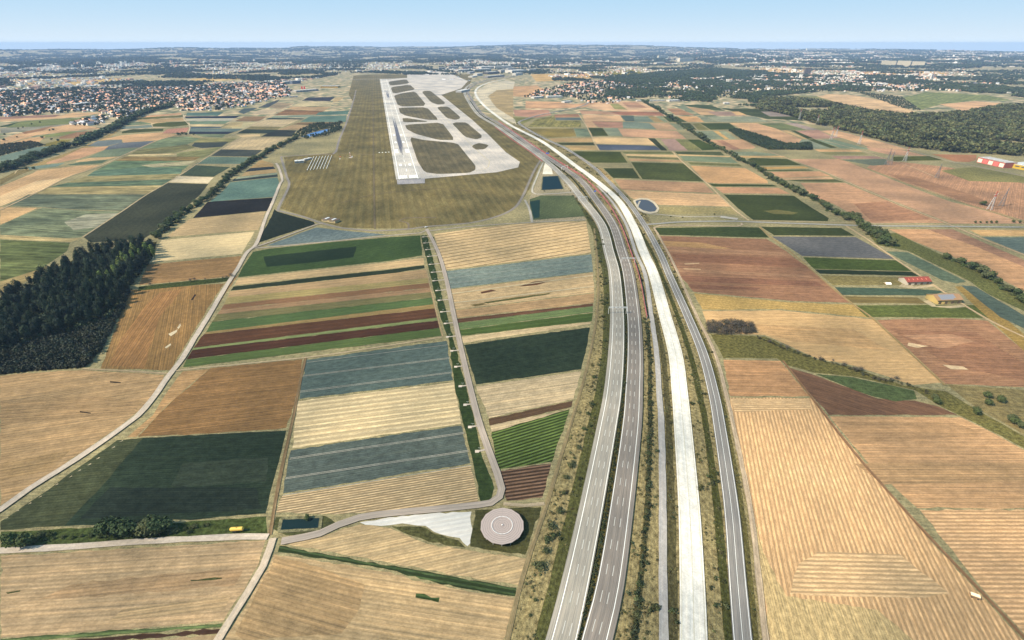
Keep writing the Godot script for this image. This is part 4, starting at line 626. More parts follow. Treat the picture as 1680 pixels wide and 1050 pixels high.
func _ready():
	rng.seed = 20240611
	var cam := Camera3D.new()
	cam.name = "camera"
	cam.position = Vector3(0, 278, 0)
	cam.rotation_degrees = Vector3(-28.851, 0, 0)
	cam.fov = 65.0
	cam.near = 1.0
	cam.far = 120000.0
	add_child(cam)
	cam.current = true
	var env := Environment.new()
	env.background_mode = Environment.BG_SKY
	var sm := ProceduralSkyMaterial.new()
	sm.sky_top_color = Color(0.55, 0.725, 0.84)
	sm.sky_horizon_color = Color(0.78, 0.83, 0.87)
	sm.sky_curve = 0.035
	sm.ground_bottom_color = Color(0.30, 0.30, 0.28)
	sm.ground_horizon_color = Color(0.76, 0.82, 0.86)
	sm.sun_angle_max = 1.0
	sm.sky_energy_multiplier = 0.86
	var sky := Sky.new()
	sky.sky_material = sm
	env.sky = sky
	env.tonemap_mode = Environment.TONE_MAPPER_LINEAR
	env.tonemap_exposure = 1.9
	env.sdfgi_enabled = true
	env.ssao_enabled = true
	env.ssil_enabled = true
	env.fog_enabled = true
	env.fog_density = 0.000034
	env.fog_light_color = Color(0.69, 0.82, 1.0)
	var we := WorldEnvironment.new()
	we.name = "world_environment"
	we.environment = env
	add_child(we)
	var sun := DirectionalLight3D.new()
	sun.name = "sun"
	sun.light_energy = 1.6
	sun.light_color = Color(1.0, 0.94, 0.84)
	sun.light_angular_distance = 0.5
	sun.shadow_enabled = true
	sun.look_at_from_position(Vector3.ZERO, Vector3(0.93, -0.88, -0.32))
	add_child(sun)

	hills.seed = 5
	hills.frequency = 1.0 / 7000.0
	hills.fractal_octaves = 4
	edge_noise.seed = 9
	gaps.seed = 21
	gaps.frequency = 1.0 / 420.0
	gaps.fractal_octaves = 4
	settle.seed = 77
	settle.frequency = 1.0 / 1500.0
	settle.fractal_octaves = 3
	edge_noise.frequency = 0.03
	make_textures()
	make_ground()
	make_fields()
	make_airfield()
	make_paths()
	make_ponds()
	make_buildings()
	make_towns()
	make_trees()
	make_objects()

# ---------------------------------------------------------------- helpers
func numbered(called: String) -> String:
	if not taken.has(called):
		taken[called] = 0
		return called
	taken[called] += 1
	return "%s_%03d" % [called, taken[called]]

func tag(o: Node, label: String, category := "", group := "", kind := ""):
	if label: o.set_meta("label", label)
	if category: o.set_meta("category", category)
	if group: o.set_meta("group", group)
	if kind: o.set_meta("kind", kind)

func top(o: Node3D, called: String, label: String, category: String, group := "", kind := "") -> Node3D:
	o.name = numbered(called)
	tag(o, label, category, group, kind)
	add_child(o)
	return o

func part(parent: Node3D, called: String, mesh: Mesh, m: Material, at := Transform3D.IDENTITY) -> MeshInstance3D:
	var o := MeshInstance3D.new()
	o.name = called
	o.mesh = mesh
	o.material_override = m
	o.transform = at
	parent.add_child(o, true)
	return o

func lin(a: Array) -> Color:
	return Color(a[0], a[1], a[2])

func v2s(a: Array) -> PackedVector2Array:
	var p := PackedVector2Array()
	for i in range(0, a.size(), 2):
		p.append(Vector2(a[i], a[i + 1]))
	return p

func drop(d: float) -> float:
	return 0.0 if d < FLAT else -(d * d - FLAT * FLAT) / (2.0 * EARTH)

func gh(x: float, z: float) -> float:
	var d := sqrt(x * x + z * z)
	if d < FLAT:
		return 0.0
	var k := smoothstep(6200.0, 12000.0, d)
	var az := rad_to_deg(atan2(x, -z))
	var h := k * (16.0 + 75.0 * hills.get_noise_2d(x, z))
	h += smoothstep(14000.0, 24000.0, d) * (128.0 - 2.0 * maxf(az - 8.0, 0.0) + 80.0 * exp(-pow((az - 3.0) / 15.0, 2.0)) + 70.0 * hills.get_noise_2d(x * 0.5 + 9000.0, z * 0.5))
	return drop(d) + h

func plain(color: Color, rough := 0.85, metal := 0.0) -> StandardMaterial3D:
	var key := "%s/%.2f/%.2f" % [color.to_html(), rough, metal]
	if not mats.has(key):
		var m := StandardMaterial3D.new()
		m.albedo_color = color
		m.roughness = rough
		m.metallic = metal
		mats[key] = m
	return mats[key]

func paint_of(a: Array, rough := 0.85) -> StandardMaterial3D:
	return plain(lin(a).linear_to_srgb(), rough)

# ---------------------------------------------------------------- textures
func noise_img(w: int, h: int, freq: float, seed_: int, oct := 3, gain := 0.5) -> Image:
	var n := FastNoiseLite.new()
	n.seed = seed_
	n.frequency = freq
	n.fractal_octaves = oct
	n.fractal_gain = gain
	var im := n.get_seamless_image(w, h)
	im.convert(Image.FORMAT_L8)
	return im

# kinds: [streak strength, speckle strength, blotch strength, lines per tile, line strength, line width share, metres along, metres across]
const KINDS = {
	"soil": [0.24, 0.22, 0.14, 26, 0.055, 0.5, 110.0, 70.0],
	"strip": [0.30, 0.26, 0.10, 20, 0.12, 0.5, 140.0, 30.0],
	"rows": [0.16, 0.28, 0.12, 14, 0.26, 0.42, 120.0, 42.0],
	"furrow": [0.12, 0.20, 0.08, 10, 0.40, 0.45, 120.0, 32.0],
	"swath": [0.18, 0.24, 0.10, 9, 0.12, 0.35, 120.0, 60.0],
	"swath2": [0.12, 0.26, 0.14, 10, 0.13, 0.5, 90.0, 29.0],
	"tram": [0.10, 0.20, 0.12, 5, 0.30, 0.84, 120.0, 62.0],
	"crop": [0.16, 0.30, 0.20, 28, 0.06, 0.5, 90.0, 60.0],
	"meadow": [0.40, 0.26, 0.30, 0, 0.0, 0.5, 420.0, 160.0],
	"grass": [0.20, 0.44, 0.26, 0, 0.0, 0.5, 60.0, 45.0],
	"dry": [0.30, 0.32, 0.24, 0, 0.0, 0.5, 40.0, 24.0],
	"airgrass": [0.08, 0.24, 0.16, 13, 0.045, 0.5, 620.0, 210.0],
	"scrub": [0.14, 0.62, 0.42, 0, 0.0, 0.5, 38.0, 30.0],
	"asphalt": [0.22, 0.12, 0.10, 0, 0.0, 0.5, 260.0, 16.5],
	"concrete": [0.14, 0.20, 0.14, 8, 0.05, 0.06, 60.0, 60.0],
	"tarp": [0.08, 0.10, 0.06, 6, 0.04, 0.4, 60.0, 22.0],
}

func make_textures():
	var s := 512
	var streak := noise_img(6, s, 0.035, 11, 6, 0.82)
	streak.resize(s, s, Image.INTERPOLATE_CUBIC)
	var speck := noise_img(s, s, 0.07, 12, 5, 0.9)
	var blotch := noise_img(s, s, 0.016, 13, 4)
	var sa := streak.get_data()
	var sb := speck.get_data()
	var sc := blotch.get_data()
	for kind in KINDS:
		var k = KINDS[kind]
		var a: float = k[0] / 255.0
		var b: float = k[1] / 255.0
		var c: float = k[2] / 255.0
		var lines: int = k[3]
		var ls: float = k[4]
		var share: float = k[5]
		var base := 0.88 if kind in ["tarp", "concrete"] else 0.70
		var out := PackedByteArray()
		out.resize(s * s * 3)
		var total := 0.0
		for y in s:
			for x in s:
				var i := y * s + x
				var st := float(sa[i]) - 127.5
				var sp := float(sb[i]) - 127.5
				var bl := float(sc[i]) - 127.5
				var line := 0.0
				if lines > 0:
					var ph := fposmod(float(y) * lines / s + 0.0005 * bl, 1.0)
					line = ls * (smoothstep(0.0, 0.16, ph) - smoothstep(share, share + 0.16, ph) - share) * clampf(1.0 + 0.005 * bl + 0.002 * sp, 0.3, 1.5)
				var v := base + a * st + b * sp + c * bl + line
				v = clampf(v, 0.06, 1.0)
				var warm := 0.025 * st / 127.5 + 0.03 * line
				var j := i * 3
				out[j] = int(clampf(v * (1.0 + warm), 0.0, 1.0) * 255.0)
				out[j + 1] = int(v * 255.0)
				out[j + 2] = int(clampf(v * (1.0 - 1.2 * warm), 0.0, 1.0) * 255.0)
				total += pow(v, 2.2)
		var im := Image.create_from_data(s, s, false, Image.FORMAT_RGB8, out)
		tex[kind] = ImageTexture.create_from_image(im)
		tex_mean[kind] = total / (s * s)
	# slow drift of tone over hundreds of metres
	var drift := noise_img(512, 512, 0.012, 31, 5)
	var dd := drift.get_data()
	var o := PackedByteArray()
	o.resize(512 * 512 * 3)
	for i in 512 * 512:
		var t := (float(dd[i]) - 127.5) / 127.5
		o[i * 3] = int(clampf(0.90 + 0.15 * t, 0, 1) * 255)
		o[i * 3 + 1] = int(clampf(0.90 + 0.13 * t, 0, 1) * 255)
		o[i * 3 + 2] = int(clampf(0.90 + 0.11 * t, 0, 1) * 255)
	tex["drift"] = ImageTexture.create_from_image(Image.create_from_data(512, 512, false, Image.FORMAT_RGB8, o))
	# far farmland: a patchwork too distant to tell its plots apart
	var n := 1024
	var cell := FastNoiseLite.new()
	cell.noise_type = FastNoiseLite.TYPE_CELLULAR
	cell.cellular_return_type = FastNoiseLite.RETURN_CELL_VALUE
	cell.cellular_distance_function = FastNoiseLite.DISTANCE_MANHATTAN
	cell.frequency = 0.030
	cell.seed = 3
	var ci := cell.get_seamless_image(n, n)
	ci.convert(Image.FORMAT_L8)
	var cb := ci.get_data()
	var pal := [Color(0.32, 0.24, 0.15), Color(0.40, 0.30, 0.18), Color(0.11, 0.12, 0.06), Color(0.20, 0.17, 0.10), Color(0.06, 0.075, 0.04), Color(0.26, 0.20, 0.12), Color(0.09, 0.10, 0.055), Color(0.22, 0.18, 0.11)]
	var po := PackedByteArray()
	po.resize(n * n * 3)
	var sp2 := noise_img(n, n, 0.2, 44, 2).get_data()
	var cols := []
	for q in pal:
		cols.append(q.linear_to_srgb())
	for i in n * n:
		var q: Color = cols[int(cb[i]) * 7 % 8]
		var g := 0.85 + 0.3 * float(sp2[i]) / 255.0
		po[i * 3] = int(clampf(q.r * g, 0, 1) * 255)
		po[i * 3 + 1] = int(clampf(q.g * g, 0, 1) * 255)
		po[i * 3 + 2] = int(clampf(q.b * g, 0, 1) * 255)
	tex["far"] = ImageTexture.create_from_image(Image.create_from_data(n, n, false, Image.FORMAT_RGB8, po))

func surf(kind: String) -> StandardMaterial3D:
	var key := "surf_" + kind
	if not mats.has(key):
		var m := StandardMaterial3D.new()
		m.vertex_color_use_as_albedo = true
		m.albedo_texture = tex[kind]
		m.roughness = 0.95 if kind != "asphalt" else 0.8
		m.metallic_specular = 0.06
		m.detail_enabled = true
		m.detail_uv_layer = BaseMaterial3D.DETAIL_UV_2
		m.detail_blend_mode = BaseMaterial3D.BLEND_MODE_MUL
		m.detail_albedo = tex["drift"]
		mats[key] = m
	return mats[key]

# ---------------------------------------------------------------- sheets on the ground
func rough_edge(poly: PackedVector2Array, amount: float) -> PackedVector2Array:
	var out := PackedVector2Array()
	var c := Vector2.ZERO
	for p in poly: c += p
	c /= poly.size()
	var step: float = clampf(c.length() / 60.0, 4.0, 50.0)
	for i in poly.size():
		var a := poly[i]
		var b := poly[(i + 1) % poly.size()]
		var n := maxi(1, int((b - a).length() / step))
		var side := (b - a).orthogonal().normalized()
		for k in n:
			var p := a.lerp(b, float(k) / n)
			if k > 0:
				p += side * amount * (edge_noise.get_noise_2d(p.x * 3.0, p.y * 3.0) * 1.6 + rng.randf_range(-0.35, 0.35))
			out.append(p)
	return out

func sheet_mesh(poly: PackedVector2Array, y: float, col: Color, kind: String, along: Vector2) -> ArrayMesh:
	var idx := Geometry2D.triangulate_polygon(poly)
	if idx.is_empty():
		return null
	var k = KINDS[kind]
	var u := along.normalized()
	var v := u.orthogonal()
	var c: Color = col / tex_mean[kind] / 0.80
	c.a = 1.0
	var st := SurfaceTool.new()
	st.begin(Mesh.PRIMITIVE_TRIANGLES)
	st.set_normal(Vector3.UP)
	var shift := Vector2(edge_noise.get_noise_2d(poly[0].x, poly[0].y), edge_noise.get_noise_2d(poly[0].y, poly[0].x))
	var wide := 0.95 + 0.75 * shift.x if kind in ["soil", "crop", "rows", "swath", "strip"] else 1.0   # each plot has its own row spacing
	for p in poly:
		st.set_color(c)
		st.set_uv(Vector2(p.dot(u) / k[6], p.dot(v) / k[7] / wide) + shift * 3.0)
		st.set_uv2(p / 900.0)
		st.add_vertex(Vector3(p.x, y, p.y))
	for t in range(0, idx.size(), 3):
		var a := poly[idx[t]]
		var b := poly[idx[t + 1]]
		var d := poly[idx[t + 2]]
		var turn := (b - a).cross(d - a)
		st.add_index(idx[t])
		st.add_index(idx[t + 1] if turn > 0 else idx[t + 2])
		st.add_index(idx[t + 2] if turn > 0 else idx[t + 1])
	return st.commit()

func sheet(called: String, label: String, poly: PackedVector2Array, y: float, col: Color, kind: String, along: Vector2, category := "field", fallback := PackedVector2Array()) -> MeshInstance3D:
	var me := sheet_mesh(poly, y, col, kind, along)
	if me == null and fallback.size() > 2:
		me = sheet_mesh(fallback, y, col, kind, along)
	if me == null:
		print("no sheet ", called)
		return null
	var o := MeshInstance3D.new()
	o.mesh = me
	o.material_override = surf(kind)
	top(o, called, label, category, "", "structure")
	return o

func level(poly: PackedVector2Array) -> int:
	var box := Rect2(poly[0], Vector2.ZERO)
	for p in poly: box = box.expand(p)
	var l := 0
	for q in placed_polys:
		if q[2] >= l and q[0].intersects(box) and not Geometry2D.intersect_polygons(q[1], poly).is_empty():
			l = q[2] + 1
	placed_polys.append([box, poly, l])
	return l

func make_ground():
	var radii := []
	var r := 0.0
	while r < 2400.0:
		radii.append(r)
		r += 200.0
	radii.append(2400.0)
	ring_mesh("ground", "dry grassy ground between the fields", radii, 120, true)
	radii = [2400.0, 3000.0, 3600.0, 4200.0, 4800.0, 5400.0, 6000.0]
	r = 6000.0
	while r < 26000.0:
		r *= 1.03
		radii.append(r)
	ring_mesh("farmland", "distant farmland and low hills reaching the horizon", radii, 420, false)

func ring_mesh(called: String, label: String, radii: Array, segs: int, near: bool):
	var st := SurfaceTool.new()
	st.begin(Mesh.PRIMITIVE_TRIANGLES)
	var c := Color(0.165, 0.145, 0.080)
	for i in radii.size():
		for j in segs + 1:
			var a := TAU * j / segs
			var x: float = radii[i] * sin(a)
			var z: float = -radii[i] * cos(a)
			if near:
				st.set_color(c / tex_mean["grass"] / 0.8)
				st.set_uv(Vector2(x / 60.0, z / 45.0))
				st.set_uv2(Vector2(x, z) / 900.0)
			else:
				st.set_uv(Vector2(x + z * 0.12, z * 1.0) / 15000.0)
			st.add_vertex(Vector3(x, gh(x, z), z))
	for i in radii.size() - 1:
		for j in segs:
			var p := i * (segs + 1) + j
			var q := p + segs + 1
			for t in [p, q, q + 1, p, q + 1, p + 1]:
				st.add_index(t)
	st.generate_normals()
	var o := MeshInstance3D.new()
	o.mesh = st.commit()
	if near:
		o.material_override = surf("grass")
	else:
		var m := StandardMaterial3D.new()
		m.albedo_texture = tex["far"]
		m.roughness = 0.95
		m.metallic_specular = 0.2
		o.material_override = m
	top(o, called, label, "ground", "", "structure")

const FIELD_NAMES = {"soil": ["ploughed_field", "bare soil"], "strip": ["field_strip", "narrow"], "rows": ["vegetable_field", "row crop"], "furrow": ["vegetable_field", "furrowed"], "swath": ["stubble_field", "mown stubble"], "swath2": ["stubble_field", "striped stubble"], "tram": ["stubble_field", "lined stubble"], "crop": ["crop_field", "planted"], "meadow": ["meadow", "streaked"], "grass": ["grass_patch", "grassy"], "dry": ["dry_meadow", "dry grassy"], "airgrass": ["airfield_grass", "mown airfield"], "scrub": ["rough_grass", "rough weedy"], "tarp": ["fleece_cover", "sheeted"], "concrete": ["gravel_pad", "gravel"], "asphalt": ["tarmac_pad", "tarmac"]}

func tone(c: Color) -> String:
	var s := c.linear_to_srgb()
	var word := "pale" if s.v > 0.62 else ("dark" if s.v < 0.34 else "mid")
	var hue := "tan"
	if s.s < 0.14: hue = "grey"
	elif s.h > 0.42: hue = "blue-grey"
	elif s.h > 0.15: hue = "green"
	elif s.h < 0.07: hue = "reddish brown"
	elif s.v < 0.5: hue = "brown"
	return word + " " + hue

func make_fields():
	var list := []
	list.append(["scrub", [], CORRIDOR, "dry grass verge of the motorway corridor", Color(0.150, 0.124, 0.062)])
	list.append(["scrub", [], POND_BANK, "rough bank round the settling ponds", Color(0.20, 0.17, 0.11)])
	for f in FIELDS:
		list.append(f)
	for f in PATCHES:
		list.append(f)
	for f in list:
		var poly := v2s(f[2])
		var col: Color = f[4] if f.size() > 4 else lin(f[1])
		var inset: float = f[3] if f.size() == 4 else 0.2
		var along := poly[1] - poly[0]
		if f[0] == "airgrass":
			along = Vector2(RUNWAY[2] + RUNWAY[0] - RUNWAY[4] - RUNWAY[6], RUNWAY[3] + RUNWAY[1] - RUNWAY[5] - RUNWAY[7])
		if f.size() > 4:
			inset = 0.0
			along = Vector2(0.3, -1)
		if inset > 0.0:
			var shr := Geometry2D.offset_polygon(poly, -inset)
			if not shr.is_empty():
				poly = shr[0]
		var smooth := poly
		poly = rough_edge(poly, 0.9 if poly[0].length() < 1500.0 else 1.4)
		var names = FIELD_NAMES[f[0]]
		var label: String = f[3] if f.size() > 4 else "%s %s %s" % [tone(col), names[1], "field" if f[0] not in ["grass", "scrub", "tarp"] else "patch of ground"]
		var y := 0.04 + 0.025 * level(poly)
		sheet(names[0], label, poly, y, col, f[0], along, "field", smooth)

# ---------------------------------------------------------------- roads and tracks
func smooth_line(pts: PackedVector2Array, step: float) -> PackedVector2Array:
	var out := PackedVector2Array()
	for i in pts.size() - 1:
		var a := pts[maxi(i - 1, 0)]
		var b := pts[i]
		var c := pts[i + 1]
		var d := pts[mini(i + 2, pts.size() - 1)]
		var n := maxi(1, int((c - b).length() / step))
		for k in n:
			out.append(b.cubic_interpolate(c, a, d, float(k) / n) if pts.size() > 2 else b.lerp(c, float(k) / n))
	out.append(pts[pts.size() - 1])
	return out

func sides(line: PackedVector2Array, i: int) -> Vector2:
	var a := line[maxi(i - 1, 0)]
	var b := line[mini(i + 1, line.size() - 1)]
	return (b - a).normalized().orthogonal()   # points to the right of travel in x/z seen from above

func ribbon_mesh(line: PackedVector2Array, off0: float, off1: float, y: float, col: Color, kind: String, ragged := 0.0) -> ArrayMesh:
	var k = KINDS[kind]
	var c: Color = col / tex_mean[kind] / 0.80
	c.a = 1.0
	var st := SurfaceTool.new()
	st.begin(Mesh.PRIMITIVE_TRIANGLES)
	st.set_normal(Vector3.UP)
	var run := 0.0
	for i in line.size():
		if i > 0: run += (line[i] - line[i - 1]).length()
		var s := sides(line, i)
		for e in 2:
			var off := off0 if e == 0 else off1
			if ragged > 0.0:
				off += ragged * (edge_noise.get_noise_2d(run * 2.0 + e * 500.0, line[0].x) * 1.5 + rng.randf_range(-0.3, 0.3))
			var p := line[i] + s * off
			st.set_color(c)
			st.set_uv(Vector2(run / k[6], off / k[7]))
			st.set_uv2(p / 900.0)
			st.add_vertex(Vector3(p.x, y + gh(p.x, p.y), p.y))
	for i in line.size() - 1:
		var q := i * 2
		for t in [q, q + 1, q + 2, q + 1, q + 3, q + 2]:
			st.add_index(t)
	var me := st.commit()
	# make sure that faces look up
	return me

func make_paths():
	var n := 0
	for p in PATHS:
		var line := smooth_line(v2s(p[5]), 9.0)
		if line[0].length() > 1800.0 or line[line.size() - 1].length() < 900.0:
			pass
		var w: float = p[4]
		var soft: bool = p[2] in ["soil", "scrub"]
		var y: float = 0.34 + 0.012 * (n % 20) + 0.26 * p[6]
		if p[0] == "grass_verge" or p[0] == "ditch":
			y = 0.22 + 0.012 * n
		if p[0] == "tramline":
			y = 0.30
		n += 1
		var o := MeshInstance3D.new()
		o.mesh = ribbon_mesh(line, -w / 2, w / 2, y, lin(p[3]), p[2], minf(0.5, w * 0.12) if soft else (0.3 if p[2] == "concrete" and w < 7.0 else 0.0))
		o.material_override = surf(p[2])
		top(o, p[0], p[1], p[0].replace("_", " "), "", "structure")
		if p[0] == "motorway":
			mark_motorway(o, line, y, -1.0 if w > 15.7 else 1.0)
		elif p[0] == "construction_route":
			for off in [-w / 2 + 1.1, -0.3, w / 2 - 1.1]:
				part(o, "wheel_rut", ribbon_mesh(line, off - 0.16, off + 0.16, y + 0.02, Color(0.40, 0.34, 0.25), "soil", 0.1), surf("soil"))
		elif p[0] == "country_road" and w > 8.0:
			for off in [-w / 2 + 0.7, w / 2 - 0.7]:
				part(o, "edge_line", ribbon_mesh(line, off - 0.14, off + 0.14, y + 0.03, Color(0.62, 0.62, 0.60), "tarp"), surf("tarp"))
			var cl := part(o, "centre_line", ribbon_mesh(line, -0.12, 0.12, y + 0.03, Color(0.6, 0.6, 0.58), "tarp"), surf("tarp"))
			cl.set_meta("label", "faded white centre line")

func mark_motorway(road: MeshInstance3D, line: PackedVector2Array, y: float, side: float):
	# side +1: the median lies at +x
	var paint := Color(0.56, 0.56, 0.54)
	for off in [7.1 * side, -4.7 * side]:
		part(road, "edge_line", ribbon_mesh(line, off - 0.22, off + 0.22, y + 0.02, paint, "tarp"), surf("tarp"))
	# worn wheel lanes: a slightly darker inner lane surface
	var dash := BoxMesh.new()
	dash.size = Vector3(0.26, 0.012, 7.2)
	var white := plain(Color(0.69, 0.69, 0.67), 0.8)
	var rest := []
	var run := 0.0
	var next := 4.0
	var made := 0
	for i in range(1, line.size()):
		var seg := line[i] - line[i - 1]
		var len := seg.length()
		while next < run + len:
			var q := line[i - 1] + seg * ((next - run) / len)
			var s := sides(line, i)
			for off in [3.4 * side, -0.4 * side]:
				var c: Vector2 = q + s * float(off)
				var t := Transform3D(Basis(Vector3.UP, atan2(seg.x, seg.y)), Vector3(c.x, y + 0.02 + gh(c.x, c.y), c.y))
				if made < 150:
					part(road, "lane_dash", dash, white, t)
					made += 1
				else:
					rest.append(t)
			next += 18.0
		run += len
	if rest.size() > 0:
		var mm := multi(dash, rest, [])
		mm.name = "lane_dashes"
		mm.material_override = white
		mm.set_meta("kind", "stuff")
		road.add_child(mm)

func multi(mesh: Mesh, places: Array, tints: Array) -> MultiMeshInstance3D:
	var mm := MultiMesh.new()
	mm.transform_format = MultiMesh.TRANSFORM_3D
	mm.use_colors = not tints.is_empty()
	mm.mesh = mesh
	mm.instance_count = places.size()
	for i in places.size():
		mm.set_instance_transform(i, places[i])
		if mm.use_colors: mm.set_instance_color(i, tints[i])
	var o := MultiMeshInstance3D.new()
	o.multimesh = mm
	return o

# ---------------------------------------------------------------- airfield
func make_airfield():
	var axis := Vector2(RUNWAY[2] - RUNWAY[6] + RUNWAY[0] - RUNWAY[4], RUNWAY[3] - RUNWAY[7] + RUNWAY[1] - RUNWAY[5]).normalized()
	var pave := v2s(PAVEMENT)
	sheet("taxiway", "pale concrete taxiways and apron beside the runway", pave, 0.62, Color(0.335, 0.308, 0.278), "concrete", axis, "taxiway")
	for isl in ISLANDS:
		var p := rough_edge(round_poly(v2s(isl)), 0.5)
		sheet("grass_island", "brown mown grass island between taxiways", p, 0.68, Color(0.085, 0.072, 0.042), "airgrass", axis, "grass")
	sheet("stopway", "darker grey stopway before the runway threshold", v2s(STOPWAY), 0.66, Color(0.235, 0.225, 0.23), "concrete", axis, "stopway")
	var run := v2s(RUNWAY)
	var rw := sheet("runway", "long pale concrete runway with dark rubber streaks", run, 0.74, Color(0.355, 0.332, 0.305), "asphalt", axis, "runway")
	# markings: a frame with its origin at the near end, axis away
	var near := (run[2] + run[3]) / 2.0
	var far := (run[0] + run[1]) / 2.0
	var length := (far - near).length()
	var w := (run[2] - run[3]).length()
	var side := axis.orthogonal()
	if side.x < 0: side = -side
	var paint := plain(Color(0.90, 0.90, 0.89), 0.75)
	for k in 12:
		var off: float = (k - 5.5) * 3.5 + (2.0 if k > 5 else -2.0)
		part(rw, "threshold_stripe", flat_quad(near + axis * 8 + side * off, axis, 30.0, 1.9, 0.77), paint)
	for s in [-1.0, 1.0]:
		part(rw, "aiming_mark", flat_quad(near + axis * 330.0 + side * s * 15.0, axis, 55.0, 9.0, 0.77), paint)
		part(rw, "edge_line", flat_quad(near + side * s * (w / 2 - 7.0), axis, length, 1.0, 0.765), paint)
		for q in [150.0, 500.0, 650.0]:
			part(rw, "touchdown_mark", flat_quad(near + axis * q + side * s * 12.0, axis, 22.0, 6.0, 0.77), paint)
	for k in 54:
		part(rw, "centre_dash", flat_quad(near + axis * (80.0 + k * 60.0), axis, 30.0, 0.9, 0.77), paint)
	var rubber := plain(Color(0.27, 0.27, 0.31), 0.9)
	for k in 44:
		var off := rng.randfn(0.0, 3.6)
		var a := rng.randf_range(250.0, 420.0) + absf(off) * 12.0
		var b := rng.randf_range(760.0, 1250.0) - absf(off) * 14.0
		part(rw, "rubber_streak", streak_quad(near + axis * a + side * off, axis, b - a, rng.randf_range(1.0, 2.6), 0.78 + 0.002 * k), rubber)
	for k in 12:
		var off := rng.randfn(0.0, 3.4)
		var a := rng.randf_range(1900.0, 2100.0)
		part(rw, "rubber_streak", streak_quad(near + axis * a + side * off, axis, rng.randf_range(350.0, 750.0), rng.randf_range(1.4, 3.2), 0.78 + 0.002 * k), rubber)
	var yellow := plain(Color(0.75, 0.60, 0.25), 0.8)
	# taxi guide line along the parallel taxiway
	var line := smooth_line(PackedVector2Array([near + axis * 40.0 + side * 20.0, near + axis * 44.0 + side * 120.0, near + axis * 120.0 + side * 215.0, near + axis * 600.0 + side * 215.0, far - axis * 200.0 + side * 205.0]), 20.0)
	var tw := MeshInstance3D.new()
	tw.mesh = ribbon_mesh(line, -0.5, 0.5, 0.645, Color(0.40, 0.33, 0.16), "tarp")
	tw.material_override = surf("tarp")
	top(tw, "taxi_guide_line", "faded yellow guide line on the taxiway", "marking", "", "structure")

func round_poly(p: PackedVector2Array) -> PackedVector2Array:
	var out := PackedVector2Array()
	for i in p.size():
		var a := p[(i - 1 + p.size()) % p.size()]
		var b := p[i]
		var c := p[(i + 1) % p.size()]
		for t in [0.0, 0.35, 0.65, 1.0]:
			var u := b.lerp(a, 0.13 * (1.0 - t))
			var v := b.lerp(c, 0.13 * t)
			out.append((u + v) - b)
	return out

func flat_quad(at: Vector2, dir: Vector2, length: float, width: float, y: float) -> ArrayMesh:
	return quad4([at - dir.orthogonal() * width / 2, at + dir * length - dir.orthogonal() * width / 2, at + dir * length + dir.orthogonal() * width / 2, at + dir.orthogonal() * width / 2], y)

func streak_quad(at: Vector2, dir: Vector2, length: float, width: float, y: float) -> ArrayMesh:
	var s := dir.orthogonal() * width / 2
	return quad4([at, at + dir * length * 0.3 - s, at + dir * length, at + dir * length * 0.3 + s], y)

func quad4(q: Array, y: float) -> ArrayMesh:
	var st := SurfaceTool.new()
	st.begin(Mesh.PRIMITIVE_TRIANGLES)
	st.set_normal(Vector3.UP)
	for p in q: st.add_vertex(Vector3(p.x, y, p.y))
	var flip: bool = (q[1] - q[0]).cross(q[2] - q[0]) < 0
	for t in ([0, 2, 1, 0, 3, 2] if flip else [0, 1, 2, 0, 2, 3]): st.add_index(t)
	return st.commit()

# ---------------------------------------------------------------- ponds
func make_ponds():
	var p := rough_edge(v2s(BASIN_GREEN), 0.8)
	sheet("basin_floor", "green overgrown floor of the retention basin", p, 0.40, Color(0.056, 0.068, 0.034), "scrub", Vector2(1, 0.2), "basin")
	sheet("gravel_pad", "pale sandy apron above the settling pond", rough_edge(v2s(SAND), 0.5), 0.42, Color(0.46, 0.42, 0.35), "concrete", Vector2(1, 0), "gravel")
	var rim := rough_edge(round_poly(v2s(BASIN_RIM)), 0.3)
	sheet("basin_rim", "pale gravel rim of the oval basin", rim, 0.44, Color(0.36, 0.31, 0.23), "concrete", Vector2(1, 0.3), "basin")
	var i := 0
	for w in PONDS:
		var poly := v2s(w[3])
		if i == 2 or i == 4: poly = round_poly(poly)
		poly = rough_edge(poly, 0.5)
		if i == 0 or i == 3:
			var bank := Geometry2D.offset_polygon(poly, 2.2)
			if not bank.is_empty():
				sheet("pond_bank", "dark bank round " + ("the settling pond" if i == 0 else "the reservoir"), bank[0], 0.43, Color(0.11, 0.105, 0.06), "scrub", Vector2(1, 0), "bank")
		var me := sheet_mesh(poly, 0.50, Color.WHITE, "tarp", Vector2(1, 0))
		var o := MeshInstance3D.new()
		o.mesh = me
		var m := StandardMaterial3D.new()
		m.albedo_color = lin(w[2])
		m.roughness = 0.45
		m.metallic_specular = 0.02 if i != 4 else 0.4
		var nt := NoiseTexture2D.new()
		nt.width = 256
		nt.height = 256
		nt.seamless = true
		nt.as_normal_map = true
		nt.bump_strength = 1.5
		var fn := FastNoiseLite.new()
		fn.frequency = 0.05
		nt.noise = fn
		m.normal_enabled = true
		m.normal_texture = nt
		m.normal_scale = 0.15
		o.material_override = m
		top(o, "pond_water", w[1], "water", "", "structure")
		i += 1

# ---------------------------------------------------------------- buildings
func box_mesh(size: Vector3, at := Vector3.ZERO) -> ArrayMesh:
	var b := BoxMesh.new()
	b.size = size
	var st := SurfaceTool.new()
	st.begin(Mesh.PRIMITIVE_TRIANGLES)
	st.append_from(b, 0, Transform3D(Basis.IDENTITY, at))
	return st.commit()

